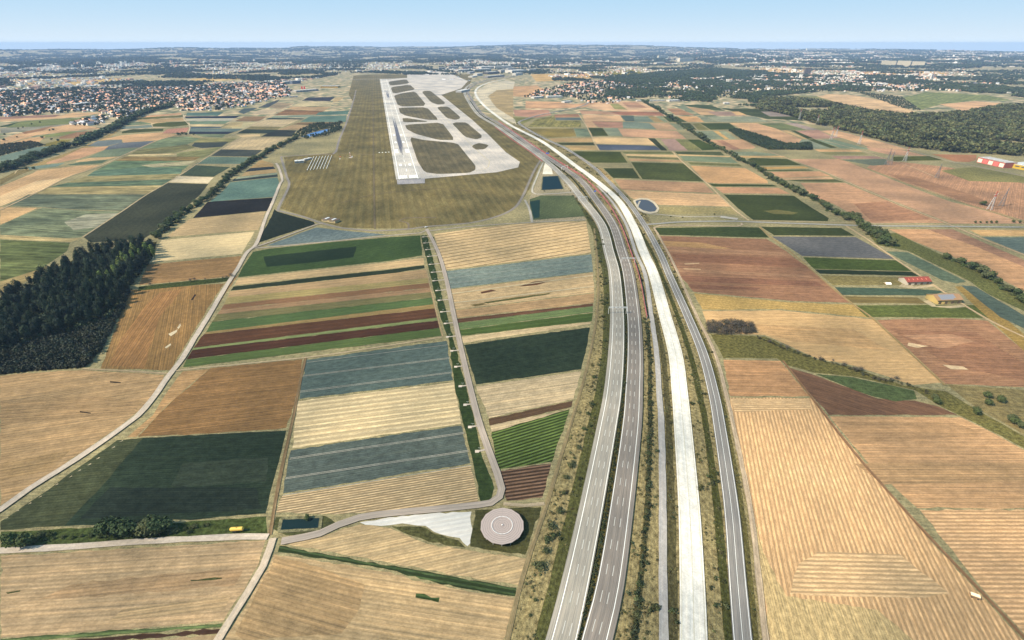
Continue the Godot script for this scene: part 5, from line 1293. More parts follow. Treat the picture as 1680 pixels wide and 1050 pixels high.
func gable_wall(w: float, d: float, eaves: float, ridge: float) -> ArrayMesh:
	# ridge along x; w along x, d along z, centred
	var st := SurfaceTool.new()
	st.begin(Mesh.PRIMITIVE_TRIANGLES)
	var x := w / 2
	var z := d / 2
	var walls := [[Vector3(-x, 0, z), Vector3(x, 0, z), Vector3(x, eaves, z), Vector3(-x, eaves, z)], [Vector3(x, 0, -z), Vector3(-x, 0, -z), Vector3(-x, eaves, -z), Vector3(x, eaves, -z)]]
	for q in walls:
		for t in [0, 2, 1, 0, 3, 2]: st.add_vertex(q[t])
	for s in [-1.0, 1.0]:
		var f := [Vector3(s * x, 0, -z * s), Vector3(s * x, 0, z * s), Vector3(s * x, eaves, z * s), Vector3(s * x, ridge, 0), Vector3(s * x, eaves, -z * s)]
		for t in [0, 1, 2, 0, 2, 4, 4, 2, 3]: st.add_vertex(f[t])
	st.generate_normals()
	return st.commit()

func gable_roof(w: float, d: float, eaves: float, ridge: float, over: float, thick: float) -> ArrayMesh:
	var st := SurfaceTool.new()
	st.begin(Mesh.PRIMITIVE_TRIANGLES)
	var slope := atan2(ridge - eaves, d / 2)
	var l := d / 2 / cos(slope) + over
	for s in [-1.0, 1.0]:
		var b := BoxMesh.new()
		b.size = Vector3(w + over * 2, thick, l)
		var bas := Basis(Vector3.RIGHT, s * slope)
		st.append_from(b, 0, Transform3D(bas, Vector3(0, ridge, 0) + bas * Vector3(0, thick * 0.5 + 0.02, s * l / 2)))
	return st.commit()

func make_buildings():
	for h in HALLS:
		var p := v2s(h[2])
		var w := (p[1] - p[0]).length()
		var dir := (p[1] - p[0]).normalized()
		var back := Vector2(dir.y, -dir.x)
		var d: float = h[3]
		var hh: float = h[4]
		var c := (p[0] + p[1]) / 2 + back * d / 2
		var o := Node3D.new()
		o.position = Vector3(c.x, gh(c.x, c.y), c.y)
		o.rotation.y = -atan2(dir.y, dir.x)
		top(o, h[0], h[1], h[0].replace("_", " "))
		var wm := paint_of(h[5])
		var rm := paint_of(h[6], 0.75)
		var glass := plain(Color(0.22, 0.25, 0.30), 0.3)
		if h[7] == "gable":
			var ridge := hh + d * 0.22
			part(o, "wall", gable_wall(w, d, hh, ridge), wm)
			var roof := part(o, "roof", gable_roof(w, d, hh, ridge, 0.6, 0.25), rm)
			if h[1].contains("solar"):
				var slope := atan2(ridge - hh, d / 2)
				var panel := BoxMesh.new()
				panel.size = Vector3(1.7, 0.08, 1.9)
				var pm := plain(Color(0.46, 0.47, 0.50), 0.5)
				for i in 11:
					for j in 4:
						if j == 3 and i > 8: continue
						var bas := Basis(Vector3.RIGHT, slope)
						part(roof, "solar_panel", panel, pm, Transform3D(bas, Vector3(0, ridge, 0) + bas * Vector3(-w / 2 + 5.5 + i * 1.85, 0.36, 1.6 + j * 2.05)))
			else:
				for i in 5:
					part(roof, "roof_light", box_mesh(Vector3(1.0, 0.06, 2.6)), plain(Color(0.80, 0.45, 0.36), 0.5), Transform3D(Basis(Vector3.RIGHT, atan2(ridge - hh, d / 2)), Vector3(-w / 2 + 4 + i * w / 5.5, ridge - d * 0.11 + 0.38, d / 4)))
			for i in 4:
				part(o, "door", box_mesh(Vector3(3.4, 3.2, 0.1), Vector3(-w / 2 + w / 4 * (i + 0.5), 1.6, d / 2 + 0.06)), plain(Color(0.36, 0.30, 0.24)))
		elif h[7] == "slab":
			part(o, "wall", box_mesh(Vector3(w, hh, d), Vector3(0, hh / 2, 0)), wm)
			part(o, "roof", box_mesh(Vector3(w * 0.96, 2.5, d * 0.8), Vector3(0, hh + 1.25, 0)), rm)
			var n := int(hh / 6.0)
			for k in n:
				part(o, "window_band", box_mesh(Vector3(w * 0.97, 1.3, 0.5), Vector3(0, 3.5 + k * hh / n, d / 2 + 0.1)), plain(Color(0.42, 0.42, 0.44), 0.5))
			for k in 6:
				part(o, "stair_tower", box_mesh(Vector3(w * 0.025, hh + 1.0, 1.6), Vector3(-w / 2 + w * (k + 0.5) / 6.0, hh / 2 + 0.5, d / 2 + 0.7)), wm)
		else:
			part(o, "wall", box_mesh(Vector3(w, hh, d), Vector3(0, hh / 2, 0)), wm)
			var roof := part(o, "roof", box_mesh(Vector3(w + 0.6, 0.5, d + 0.6), Vector3(0, hh + 0.25, 0)), rm)
			var n := int(clampf(w / 14.0, 2, 7))
			for k in n:
				part(roof, "roof_light", box_mesh(Vector3(w / n * 0.22, 0.7, d * 0.7), Vector3(-w / 2 + w / n * (k + 0.5), hh + 0.85, 0)), plain(Color(0.72, 0.73, 0.74), 0.5))
				if h[1].contains("pink"):
					part(o, "facade_panel", box_mesh(Vector3(w / n * 0.8, hh * 0.7, 0.2), Vector3(-w / 2 + w / n * (k + 0.5), hh * 0.45, d / 2 + 0.12)), plain(Color(0.78, 0.36, 0.34) if k % 2 else Color(0.84, 0.72, 0.68)))
				else:
					part(o, "window_band", box_mesh(Vector3(w / n * 0.7, hh * 0.22, 0.2), Vector3(-w / 2 + w / n * (k + 0.5), hh * 0.6, d / 2 + 0.12)), glass)
	# two red advertising pylons beside the grey hall
	var t := v2s(TOWERS_RED)
	for i in 2:
		var o := Node3D.new()
		o.position = Vector3(t[i].x, 0, t[i].y)
		top(o, "sign_tower", "tall red sign tower beside the grey roofed hall", "sign", "red sign towers")
		part(o, "panel", box_mesh(Vector3(9, 17, 2), Vector3(0, 11.5, 0)), plain(Color(0.75, 0.13, 0.14)))
		part(o, "post", box_mesh(Vector3(3, 3, 1.6), Vector3(0, 1.5, 0)), plain(Color(0.5, 0.5, 0.5)))

func in_poly_points(poly: PackedVector2Array, count: int, gap: float, gate := -2.0) -> Array:
	var box := Rect2(poly[0], Vector2.ZERO)
	for p in poly: box = box.expand(p)
	var out := []
	var grid := {}
	var tries := 0
	while out.size() < count and tries < count * 14:
		tries += 1
		var p := box.position + Vector2(rng.randf(), rng.randf()) * box.size
		if not Geometry2D.is_point_in_polygon(p, poly):
			continue
		if gate > -1.5 and gaps.get_noise_2d(p.x, p.y) + rng.randf_range(-0.08, 0.08) < gate:
			continue
		if gap > 0.0:
			var key := Vector2i((p / gap).floor())
			var free := true
			for dx in [-1, 0, 1]:
				for dy in [-1, 0, 1]:
					var q = grid.get(key + Vector2i(dx, dy))
					if q != null and q.distance_to(p) < gap:
						free = false
			if not free:
				continue
			grid[key] = p
		out.append(p)
	return out

func street_points(poly: PackedVector2Array, count: int, turn: float) -> Array:
	# plots along both sides of parallel streets, bent by slow noise; thinned to the wanted number
	var box := Rect2(poly[0], Vector2.ZERO)
	for p in poly: box = box.expand(p)
	var c := box.get_center()
	var reach := box.size.length() / 2
	var out := []
	var v := -reach
	var odd := false
	while v < reach:
		var u := -reach
		while u < reach:
			var p := c + Vector2(u + rng.randfn(0, 2.5), v + rng.randfn(0, 2.0)).rotated(turn + 0.25 * settle.get_noise_2d(c.x + u, c.y + v))
			if Geometry2D.is_point_in_polygon(p, poly): out.append(p)
			u += rng.randf_range(15.0, 22.0)
		v += 22.0 if odd else 38.0
		odd = not odd
	while out.size() > count:
		out.remove_at(rng.randi() % out.size())
	return out

func make_towns():
	var wall := gable_wall(1, 1, 0.58, 1.0)
	var roof := gable_roof(1, 1, 0.58, 1.0, 0.06, 0.05)
	var roofs := [["orange tiled", Color(0.80, 0.60, 0.47)], ["rust red", Color(0.70, 0.51, 0.44)], ["brown", Color(0.62, 0.54, 0.48)], ["grey", Color(0.66, 0.66, 0.68)], ["dark slate", Color(0.42, 0.42, 0.46)]]
	var walls := [Color(0.80, 0.78, 0.74), Color(0.78, 0.73, 0.65), Color(0.72, 0.71, 0.71), Color(0.83, 0.82, 0.81)]
	var town_word := {"town": "in the large town beyond the plots", "upper": "in the upper quarter of the large town", "outlier": "in the hamlet beside the tree belt", "village": "in the village beyond the motorway", "slope": "on the wooded slope"}
	var all := []
	for t in TOWNS:
		var turn := rng.randf_range(0.2, 0.7)
		for p in street_points(v2s(t[1]), t[2], turn):
			var k: int = rng.randi() % 2 if rng.randf() < t[3] else 2 + rng.randi() % 3
			all.append([p, k, town_word[t[0]], -turn + (PI / 2 if rng.randf() < 0.35 else 0.0) + rng.randfn(0, 0.12)])
	all.sort_custom(func(a, b): return a[0].length() < b[0].length())
	var protos := {}
	var rest_w := []
	var rest_r := []
	var tint_w := []
	var tint_r := []
	for i in all.size():
		var a = all[i]
		var size := Vector3(rng.randf_range(10, 15), rng.randf_range(7.5, 10.5), rng.randf_range(8.5, 11.5))
		if rng.randf() < 0.12: size *= Vector3(1.7, 1.25, 1.3)
		var wi := rng.randi() % 4
		var xf := Transform3D(Basis(Vector3.UP, a[3]).scaled_local(size), Vector3(a[0].x, 0, a[0].y))
		if i < 292:
			var key: int = int(a[1]) * 10 + wi
			var o: Node3D
			if not protos.has(key):
				o = Node3D.new()
				part(o, "wall", wall, plain(walls[wi]))
				part(o, "roof", roof, plain(roofs[a[1]][1]))
				protos[key] = o
			else:
				o = protos[key].duplicate()
			o.transform = xf
			var label: String = "pale house with %s roof %s" % [roofs[a[1]][0], a[2]]
			top(o, "house", label, "house", "houses " + a[2])
		else:
			rest_w.append(xf)
			rest_r.append(xf)
			tint_w.append(walls[wi].srgb_to_linear())
			tint_r.append(roofs[a[1]][1].srgb_to_linear())
	var vc := StandardMaterial3D.new()
	vc.vertex_color_use_as_albedo = true
	vc.roughness = 0.85
	var far := Node3D.new()
	top(far, "far_houses", "mass of far houses behind the nearer ones of the towns", "houses", "", "stuff")
	for s in [[wall, rest_w, tint_w, "walls"], [roof, rest_r, tint_r, "roofs"]]:
		var mm := multi(s[0], s[1], s[2])
		mm.material_override = vc
		mm.name = s[3]
		far.add_child(mm)
	# distant suburbs
	var box := box_mesh(Vector3.ONE, Vector3(0, 0.5, 0))
	var places := []
	var tints := []
	for t in FAR_TOWNS:
		for p in in_poly_points(v2s(t[0]), t[1], 26.0):
			var size := Vector3(rng.randf_range(11, 20), rng.randf_range(7, 12), rng.randf_range(10, 18))
			var r := rng.randf()
			if r < 0.10: size *= Vector3(2.6, 1.2, 1.8)
			elif r < 0.125: size = Vector3(rng.randf_range(20, 40), rng.randf_range(20, 38), rng.randf_range(14, 20))
			places.append(Transform3D(Basis(Vector3.UP, rng.randf() * PI).scaled_local(size), Vector3(p.x, gh(p.x, p.y) - 1.0, p.y)))
			var g := rng.randf_range(0.35, 0.75)
			tints.append(Color(g, g * 0.95, g * 0.88) if rng.randf() < 0.75 else Color(g * 0.75, g * 0.45, g * 0.33))
	for i in 26000:
		var p := far_point()
		if settle.get_noise_2d(p.x, p.y) + rng.randf_range(-0.1, 0.1) > 0.16 and p.length() < 20000.0 and not on_airport(p):
			var size := Vector3(rng.randf_range(11, 20), rng.randf_range(7, 12), rng.randf_range(10, 18))
			if rng.randf() < 0.06: size *= Vector3(2.8, 1.4, 2.0)
			places.append(Transform3D(Basis(Vector3.UP, rng.randf() * PI).scaled_local(size), Vector3(p.x, gh(p.x, p.y) - 1.0, p.y)))
			var g := rng.randf_range(0.30, 0.72)
			tints.append(Color(g, g * 0.95, g * 0.88) if rng.randf() < 0.7 else Color(g * 0.75, g * 0.45, g * 0.33))
	var mm := multi(box, places, tints)
	mm.material_override = vc
	top(mm, "distant_suburbs", "mass of pale buildings of distant suburbs below the hills", "buildings", "", "stuff")

# ---------------------------------------------------------------- trees
func leaf_mesh(shape: String, n: int, leaf: float, seed_: int) -> ArrayMesh:
	# a crown of unit height filled with small leaf sprays; y from 0 to 1
	var r := RandomNumberGenerator.new()
	r.seed = seed_
	var st := SurfaceTool.new()
	st.begin(Mesh.PRIMITIVE_TRIANGLES)
	var lobes := []
	for i in 9:
		lobes.append([Vector3(r.randfn(0, 1), r.randfn(0, 0.8), r.randfn(0, 1)).normalized(), r.randf_range(0.75, 1.15)])
	for i in n:
		var dir := Vector3(r.randfn(0, 1), r.randfn(0, 1), r.randfn(0, 1)).normalized()
		var reach := 0.0
		for l in lobes:
			reach = maxf(reach, l[1] * pow(maxf(0.0, dir.dot(l[0])), 1.5))
		reach = 0.32 + 0.72 * reach
		var rad := pow(r.randf(), 0.45) * reach
		var p := dir * rad
		var pos: Vector3
		match shape:
			"round": pos = Vector3(p.x * 0.46, 0.55 + p.y * 0.44, p.z * 0.46)
			"poplar": pos = Vector3(p.x * 0.17, 0.54 + p.y * 0.47, p.z * 0.17)
			"cone":
				var y := r.randf()
				var w := (1.0 - y) * 0.27 * (0.75 + 0.5 * r.randf()) + 0.015
				var a := r.randf() * TAU
				var q := sqrt(r.randf())
				pos = Vector3(cos(a) * w * q, 0.10 + y * 0.88, sin(a) * w * q)
				dir = Vector3(cos(a), 0.35, sin(a))
			"tall": pos = Vector3(p.x * 0.25, 0.52 + p.y * 0.49, p.z * 0.25)
			"shrub": pos = Vector3(p.x * 0.75, 0.42 + p.y * 0.46, p.z * 0.75)
			_: pos = Vector3(p.x * 0.6, 0.5 + p.y * 0.5, p.z * 0.6)
		var nrm := (dir + Vector3(r.randfn(0, 0.5), r.randfn(0.25, 0.5), r.randfn(0, 0.5))).normalized()
		var u := nrm.cross(Vector3(r.randf() - 0.5, r.randf() - 0.5, r.randf() - 0.5)).normalized()
		var v := nrm.cross(u)
		var s := leaf * r.randf_range(0.6, 1.35)
		var tone_ := r.randf_range(0.7, 1.3)
		st.set_color(Color(tone_ * r.randf_range(0.9, 1.1), tone_, tone_ * r.randf_range(0.85, 1.1)))
		st.set_normal(nrm)
		var a0 := pos - u * s
		var a1 := pos + v * s * 0.8
		var a2 := pos + u * s
		var a3 := pos - v * s * 0.8
		for q in [a0, a1, a2, a0, a2, a3]: st.add_vertex(q)
	return st.commit()

func trunk_mesh(h: float, r0: float, limbs: int, seed_: int) -> ArrayMesh:
	var r := RandomNumberGenerator.new()
	r.seed = seed_
	var st := SurfaceTool.new()
	st.begin(Mesh.PRIMITIVE_TRIANGLES)
	var c := CylinderMesh.new()
	c.bottom_radius = r0
	c.top_radius = r0 * 0.3
	c.height = h
	c.radial_segments = 6
	c.rings = 1
	st.append_from(c, 0, Transform3D(Basis.IDENTITY, Vector3(0, h / 2, 0)))
	for i in limbs:
		var b := CylinderMesh.new()
		b.bottom_radius = r0 * 0.45
		b.top_radius = r0 * 0.1
		b.height = 0.34
		b.radial_segments = 4
		b.rings = 1
		var bas := Basis(Vector3.UP, TAU * i / limbs + r.randf()) * Basis(Vector3.RIGHT, r.randf_range(0.5, 0.95))
		st.append_from(b, 0, Transform3D(bas, Vector3(0, h * r.randf_range(0.35, 0.7), 0) + bas * Vector3(0, 0.17, 0)))
	return st.commit()

func leaf_mat(col: Color) -> StandardMaterial3D:
	var m := StandardMaterial3D.new()
	m.vertex_color_use_as_albedo = true
	m.albedo_color = col.linear_to_srgb()
	m.roughness = 0.8
	m.metallic_specular = 0.2
	m.backlight_enabled = true
	m.backlight = Color(0.25, 0.28, 0.12)
	return m

var tree_protos := {}
func make_proto(kind: String):
	# several individuals of each kind, all of unit height
	var list := []
	var bark := plain(Color(0.27, 0.22, 0.18))
	var cols := {
		"broadleaf_tree": [Color(0.050, 0.070, 0.026), Color(0.062, 0.080, 0.032), Color(0.075, 0.085, 0.040), Color(0.042, 0.062, 0.028)],
		"wood_tree": [Color(0.024, 0.038, 0.022), Color(0.030, 0.044, 0.024), Color(0.022, 0.034, 0.024)],
		"poplar_tree": [Color(0.120, 0.165, 0.044), Color(0.135, 0.165, 0.050)],
		"shrub": [Color(0.050, 0.066, 0.028), Color(0.066, 0.074, 0.034), Color(0.044, 0.056, 0.026)],
		"bare_shrub": [Color(0.078, 0.070, 0.062), Color(0.066, 0.062, 0.054)],
	}
	var shape: String = {"broadleaf_tree": "round", "wood_tree": "cone", "poplar_tree": "poplar", "shrub": "shrub", "bare_shrub": "bare"}[kind]
	for i in cols[kind].size():
		var o := Node3D.new()
		match kind:
			"wood_tree":
				part(o, "trunk", trunk_mesh(0.9, 0.014, 0, i), bark)
				part(o, "crown", leaf_mesh("tall", 700, 0.034, 100 + i), leaf_mat(cols[kind][i]))
			"poplar_tree":
				part(o, "trunk", trunk_mesh(0.8, 0.014, 3, i), bark)
				part(o, "crown", leaf_mesh("poplar", 620, 0.028, 120 + i), leaf_mat(cols[kind][i]))
			"broadleaf_tree":
				part(o, "trunk", trunk_mesh(0.7, 0.026, 5, i), bark)
				part(o, "crown", leaf_mesh("round", 560, 0.058, 140 + i), leaf_mat(cols[kind][i]))
			"shrub":
				part(o, "stem", trunk_mesh(0.5, 0.03, 6, i), bark)
				part(o, "foliage", leaf_mesh("shrub", 260, 0.085, 160 + i), leaf_mat(cols[kind][i]))
			_:
				part(o, "stem", trunk_mesh(0.75, 0.022, 14, i), plain(Color(0.34, 0.30, 0.28)))
				part(o, "twigs", leaf_mesh("bare", 420, 0.036, 180 + i), leaf_mat(cols[kind][i]))
		list.append(o)
	tree_protos[kind] = list

var kind_count := {}
func plant(kind: String, label: String, group: String, p: Vector2, h: float, spread := 1.0):
	if not tree_protos.has(kind):
		make_proto(kind)
	kind_count[kind] = kind_count.get(kind, 0) + 1
	var list = tree_protos[kind]
	var proto: Node3D = list[rng.randi() % list.size()]
	var o: Node3D = proto.duplicate()
	var w := h * spread * rng.randf_range(0.85, 1.2)
	o.transform = Transform3D(Basis(Vector3.UP, rng.randf() * TAU).scaled_local(Vector3(w, h, w)), Vector3(p.x, gh(p.x, p.y), p.y))
	top(o, kind, label, "tree" if kind.ends_with("tree") else "shrub", group)

func scatter(called: String, label: String, points: Array, h0: float, h1: float, spread: float, mesh: Mesh, col: Color, category := "trees", vary := 0.25):
	var places := []
	var tints := []
	for p in points:
		var h := rng.randf_range(h0, h1)
		var w := h * spread * rng.randf_range(0.8, 1.25)
		places.append(Transform3D(Basis(Vector3.UP, rng.randf() * TAU).scaled_local(Vector3(w, h, w)), Vector3(p.x, gh(p.x, p.y), p.y)))
		var v := 1.0 + rng.randf_range(-vary, vary) + vary * 1.2 * gaps.get_noise_2d(p.x * 4.0, p.y * 4.0)
		tints.append(Color(v * rng.randf_range(0.9, 1.15), v, v * rng.randf_range(0.85, 1.1)))
	var mm := multi(mesh, places, tints)
	mm.material_override = leaf_mat(col)
	top(mm, called, label, category, "", "stuff")

func along_line(line: PackedVector2Array, step: float, jitter: float) -> Array:
	var out := []
	for i in line.size() - 1:
		var n := maxi(1, int((line[i + 1] - line[i]).length() / step))
		for k in n:
			out.append(line[i].lerp(line[i + 1], (k + rng.randf()) / n) + Vector2(rng.randfn(0, jitter), rng.randfn(0, jitter)))
	return out

func make_trees():
	var mid := leaf_mesh("round", 90, 0.15, 7)
	var tall := leaf_mesh("cone", 110, 0.085, 8)
	var low := leaf_mesh("round", 36, 0.26, 9)
	var bush := leaf_mesh("shrub", 60, 0.18, 10)
	var twig := leaf_mesh("bare", 90, 0.07, 11)
	var green := Color(0.052, 0.070, 0.030)
	# the dark wood
	var dark := in_poly_points(v2s(WOODS["dark"]), 260, 7.5)
	dark.sort_custom(func(a, b): return a.length() < b.length())
	for p in dark:
		plant("wood_tree", "tall dark tree of the dense wood beside the tan fields", "trees of the dark wood", p, rng.randf_range(18, 27), 0.85)
	scatter("undergrowth", "dark leafless scrub along the edge of the wood", in_poly_points(v2s(WOODS["scrub"]), 2600, 1.8), 2.0, 7.5, 0.8, bush, Color(0.040, 0.046, 0.034), "scrub", 0.4)
	scatter("forest_undergrowth", "dark undergrowth beneath the dense wood", in_poly_points(v2s(WOODS["dark"]), 1500, 3.0), 3.0, 9.0, 0.9, bush, Color(0.044, 0.056, 0.030), "undergrowth")
	# rows and single trees
	var over := []
	for r in TREE_ROWS:
		for p in along_line(v2s(r[6]), r[3], r[5] * 0.6):
			var h: float = r[4] * rng.randf_range(0.6, 1.3)
			if kind_count.get(r[0], 0) < 250:
				plant(r[0], r[1], r[2], p, h, 1.4)
			else:
				over.append([p, h])
		scatter("undergrowth", "bushes under the " + r[2], along_line(v2s(r[6]), 3.5 if r[4] > 7 else 5.0, r[5] * 0.7), 1.5, r[4] * 0.5, 1.2, bush, green, "bushes")
	if not over.is_empty():
		for band in [[0.0, 11.0, "row of small far trees between the upper plots"], [11.0, 99.0, "far end of the tree belt beside the sandy fields"]]:
			var some := over.filter(func(q): return q[1] >= band[0] and q[1] < band[1]).map(func(q): return q[0])
			if not some.is_empty():
				scatter("far_row_trees", band[2], some, 7 if band[0] == 0.0 else 13, 10 if band[0] == 0.0 else 22, 1.25, mid, green)
	for t in TREES:
		for p in v2s(t[4]):
			plant(t[0], t[1], t[2], p, t[3] * rng.randf_range(0.8, 1.25), 1.15 if t[0] == "broadleaf_tree" else 1.0)
	for s in SHRUBS:
		var bare: bool = s[0].contains("bare") or s[0].contains("leafless")
		for p in v2s(s[3]):
			plant("bare_shrub" if bare else "shrub", s[0], s[1], p, s[2] * rng.randf_range(0.45, 1.6), rng.randf_range(0.8, 1.3))
	# woods in the middle distance
	scatter("forest", "broad green wood on the valley side", in_poly_points(v2s(WOODS["right"]), 9500, 8.0, -0.28), 9, 22, 0.95, mid, Color(0.072, 0.078, 0.034), "forest", 0.6)
	scatter("forest", "rows of a young tree plantation", in_poly_points(v2s(WOODS["plant"]), 1100, 4.0), 6, 10, 0.8, mid, Color(0.036, 0.052, 0.028), "forest")
	scatter("forest", "dark wooded slope behind the village", in_poly_points(v2s(WOODS["mid"]), 12000, 9.0, 0.0), 9, 18, 1.0, mid, Color(0.046, 0.064, 0.030), "forest", 0.4)
	scatter("forest", "wooded hill below the white campus", in_poly_points(v2s(WOODS["mid2"]), 6500, 12.0, -0.25), 12, 20, 1.1, low, Color(0.044, 0.062, 0.030), "forest")
	scatter("forest", "wood above the meadow slope", in_poly_points(v2s(WOODS["mid3"]), 3500, 11.0, -0.15), 10, 20, 1.1, low, Color(0.046, 0.064, 0.030), "forest")
	scatter("forest", "poplars and bushes round the blue pond", in_poly_points(v2s(WOODS["pondw"]).slice(0), 420, 5.0).filter(func(p): return not Geometry2D.is_point_in_polygon(p, v2s(PONDS[4][3]))), 5, 12, 0.75, mid, Color(0.046, 0.060, 0.030), "trees")
	scatter("orchard", "orchard of small grey-green trees", in_poly_points(v2s(WOODS["orchard"]), 420, 5.0), 3, 6, 1.0, bush, Color(0.060, 0.066, 0.040), "orchard")
	scatter("orchard", "scattered orchard trees on the meadow slope", in_poly_points(v2s(WOODS["slope"]), 420, 11.0), 5, 8, 1.0, mid, Color(0.050, 0.060, 0.034), "orchard")
	scatter("orchard", "scattered orchard trees between two slopes", in_poly_points(v2s(WOODS["slope2"]), 520, 10.0), 5, 9, 1.0, mid, Color(0.050, 0.060, 0.034), "orchard")
	scatter("thicket", "dense grey-brown thicket at the end of the green slope", in_poly_points(v2s(WOODS["thicket"]), 260, 1.6), 2.5, 6.0, 0.8, twig, Color(0.074, 0.068, 0.056), "thicket")
	scatter("thicket", "dark brambles along the top of the green slope", along_line(v2s(WOODS["bramble"]), 2.2, 1.2), 1.0, 3.0, 1.1, bush, Color(0.056, 0.058, 0.034), "brambles")
	# planting of the central reservation and the ditch
	for p in PATHS:
		if p[1].contains("central reservation"):
			scatter("median_hedge", "dark low hedge in the central reservation of the motorway", along_line(v2s(p[5]), 1.1, 0.5), 1.0, 2.3, 0.8, bush, Color(0.044, 0.056, 0.030), "hedge")
		elif p[1].contains("overgrown ditch"):
			scatter("ditch_scrub", "dark scrub growing in the ditch", along_line(v2s(p[5]), 1.3, 1.0), 1.0, 2.8, 1.0, bush, Color(0.046, 0.056, 0.030), "scrub")
	# tussocks on the verge
	var tuft := []
	for p in in_poly_points(v2s(CORRIDOR), 16000, 1.2):
		if edge_noise.get_noise_2d(p.x * 0.8, p.y * 0.8) > 0.0 and not on_road(p): tuft.append(p)
	var clump := []
	for p in in_poly_points(v2s(CORRIDOR), 9000, 1.3):
		if edge_noise.get_noise_2d(p.x * 0.7 + 300.0, p.y * 0.7) > 0.16 and not on_road(p) and gaps.get_noise_2d(p.x * 6.0, p.y * 6.0) > -0.05: clump.append(p)
	scatter("verge_scrub", "patches of green scrub on the motorway verges", clump, 0.8, 3.0, 1.1, bush, Color(0.052, 0.062, 0.030), "scrub", 0.4)
	scatter("verge_tussocks", "weeds and tussocks on the motorway verges", tuft, 0.4, 1.5, 1.4, bush, Color(0.094, 0.092, 0.046), "weeds", 0.45)
	# town trees
	for t in TOWNS:
		scatter("town_trees", "garden trees among the houses " + ("of the hamlet" if t[0] == "outlier" else "of " + ("the village" if t[0] == "village" else "the " + ("large town" if t[0] == "town" else ("upper quarter" if t[0] == "upper" else "wooded slope")))), in_poly_points(v2s(t[1]), t[4], 7.0), 6, 15, 0.95, low, Color(0.036, 0.052, 0.028), "trees")
	# hazy woods and hedges of the far country: a mass of crowns, thicker where the noise says woodland
	var far := []
	for i in 190000:
		var p := far_point()
		var d := p.length()
		var wood := gaps.get_noise_2d(p.x * 0.42, p.y * 0.42)
		if wood + rng.randf_range(-0.06, 0.06) > -0.01 and settle.get_noise_2d(p.x, p.y) < 0.22 and not on_airport(p):
			far.append(p)
	var close := far.filter(func(p): return p.length() < 9000.0)
	scatter("far_forest", "woods and hedges of the country beyond the towns", close, 9, 19, 1.25, low, Color(0.040, 0.056, 0.030), "forest", 0.35)
	scatter("far_forest", "hazy woods below the skyline", far.filter(func(p): return p.length() >= 9000.0), 16, 30, 2.2, low, Color(0.040, 0.056, 0.030), "forest", 0.3)

func far_point() -> Vector2:
	var d := 4700.0 * pow(25500.0 / 4700.0, rng.randf())
	var a := rng.randf_range(-0.95, 0.95)
	return Vector2(sin(a), -cos(a)) * d

func on_airport(p: Vector2) -> bool:
	return p.x > -1750.0 and p.x < 350.0 and p.y > -5600.0

var road_lines := []
func on_road(p: Vector2) -> bool:
	if road_lines.is_empty():
		for q in PATHS:
			if q[0] in ["motorway", "service_track", "construction_route", "country_road", "farm_track"]:
				road_lines.append([smooth_line(v2s(q[5]), 14.0), q[4] / 2 + 1.0])
	for r in road_lines:
		var line: PackedVector2Array = r[0]
		for i in line.size() - 1:
			if absf(line[i].y - p.y) < 40.0 and p.distance_to(Geometry2D.get_closest_point_to_segment(p, line[i], line[i + 1])) < r[1]:
				return true
	return false

# ---------------------------------------------------------------- objects
func tube(a: Vector3, b: Vector3, r0: float, r1: float, sides_ := 6) -> ArrayMesh:
	var c := CylinderMesh.new()
	c.bottom_radius = r0
	c.top_radius = r1
	c.height = (b - a).length()
	c.radial_segments = sides_
	c.rings = 1
	var y := (b - a).normalized()
	var x := y.cross(Vector3(0.3, 0.2, 0.9)).normalized()
	var st := SurfaceTool.new()
	st.begin(Mesh.PRIMITIVE_TRIANGLES)
	st.append_from(c, 0, Transform3D(Basis(x, y, x.cross(y)), (a + b) / 2))
	return st.commit()

func join(list: Array) -> ArrayMesh:
	var st := SurfaceTool.new()
	st.begin(Mesh.PRIMITIVE_TRIANGLES)
	for m in list: st.append_from(m, 0, Transform3D.IDENTITY)
	return st.commit()

func make_objects():
	make_antenna()
	make_lights()
	make_gantries()
	make_barriers()
	make_pylons()
	make_aircraft()
	make_small()

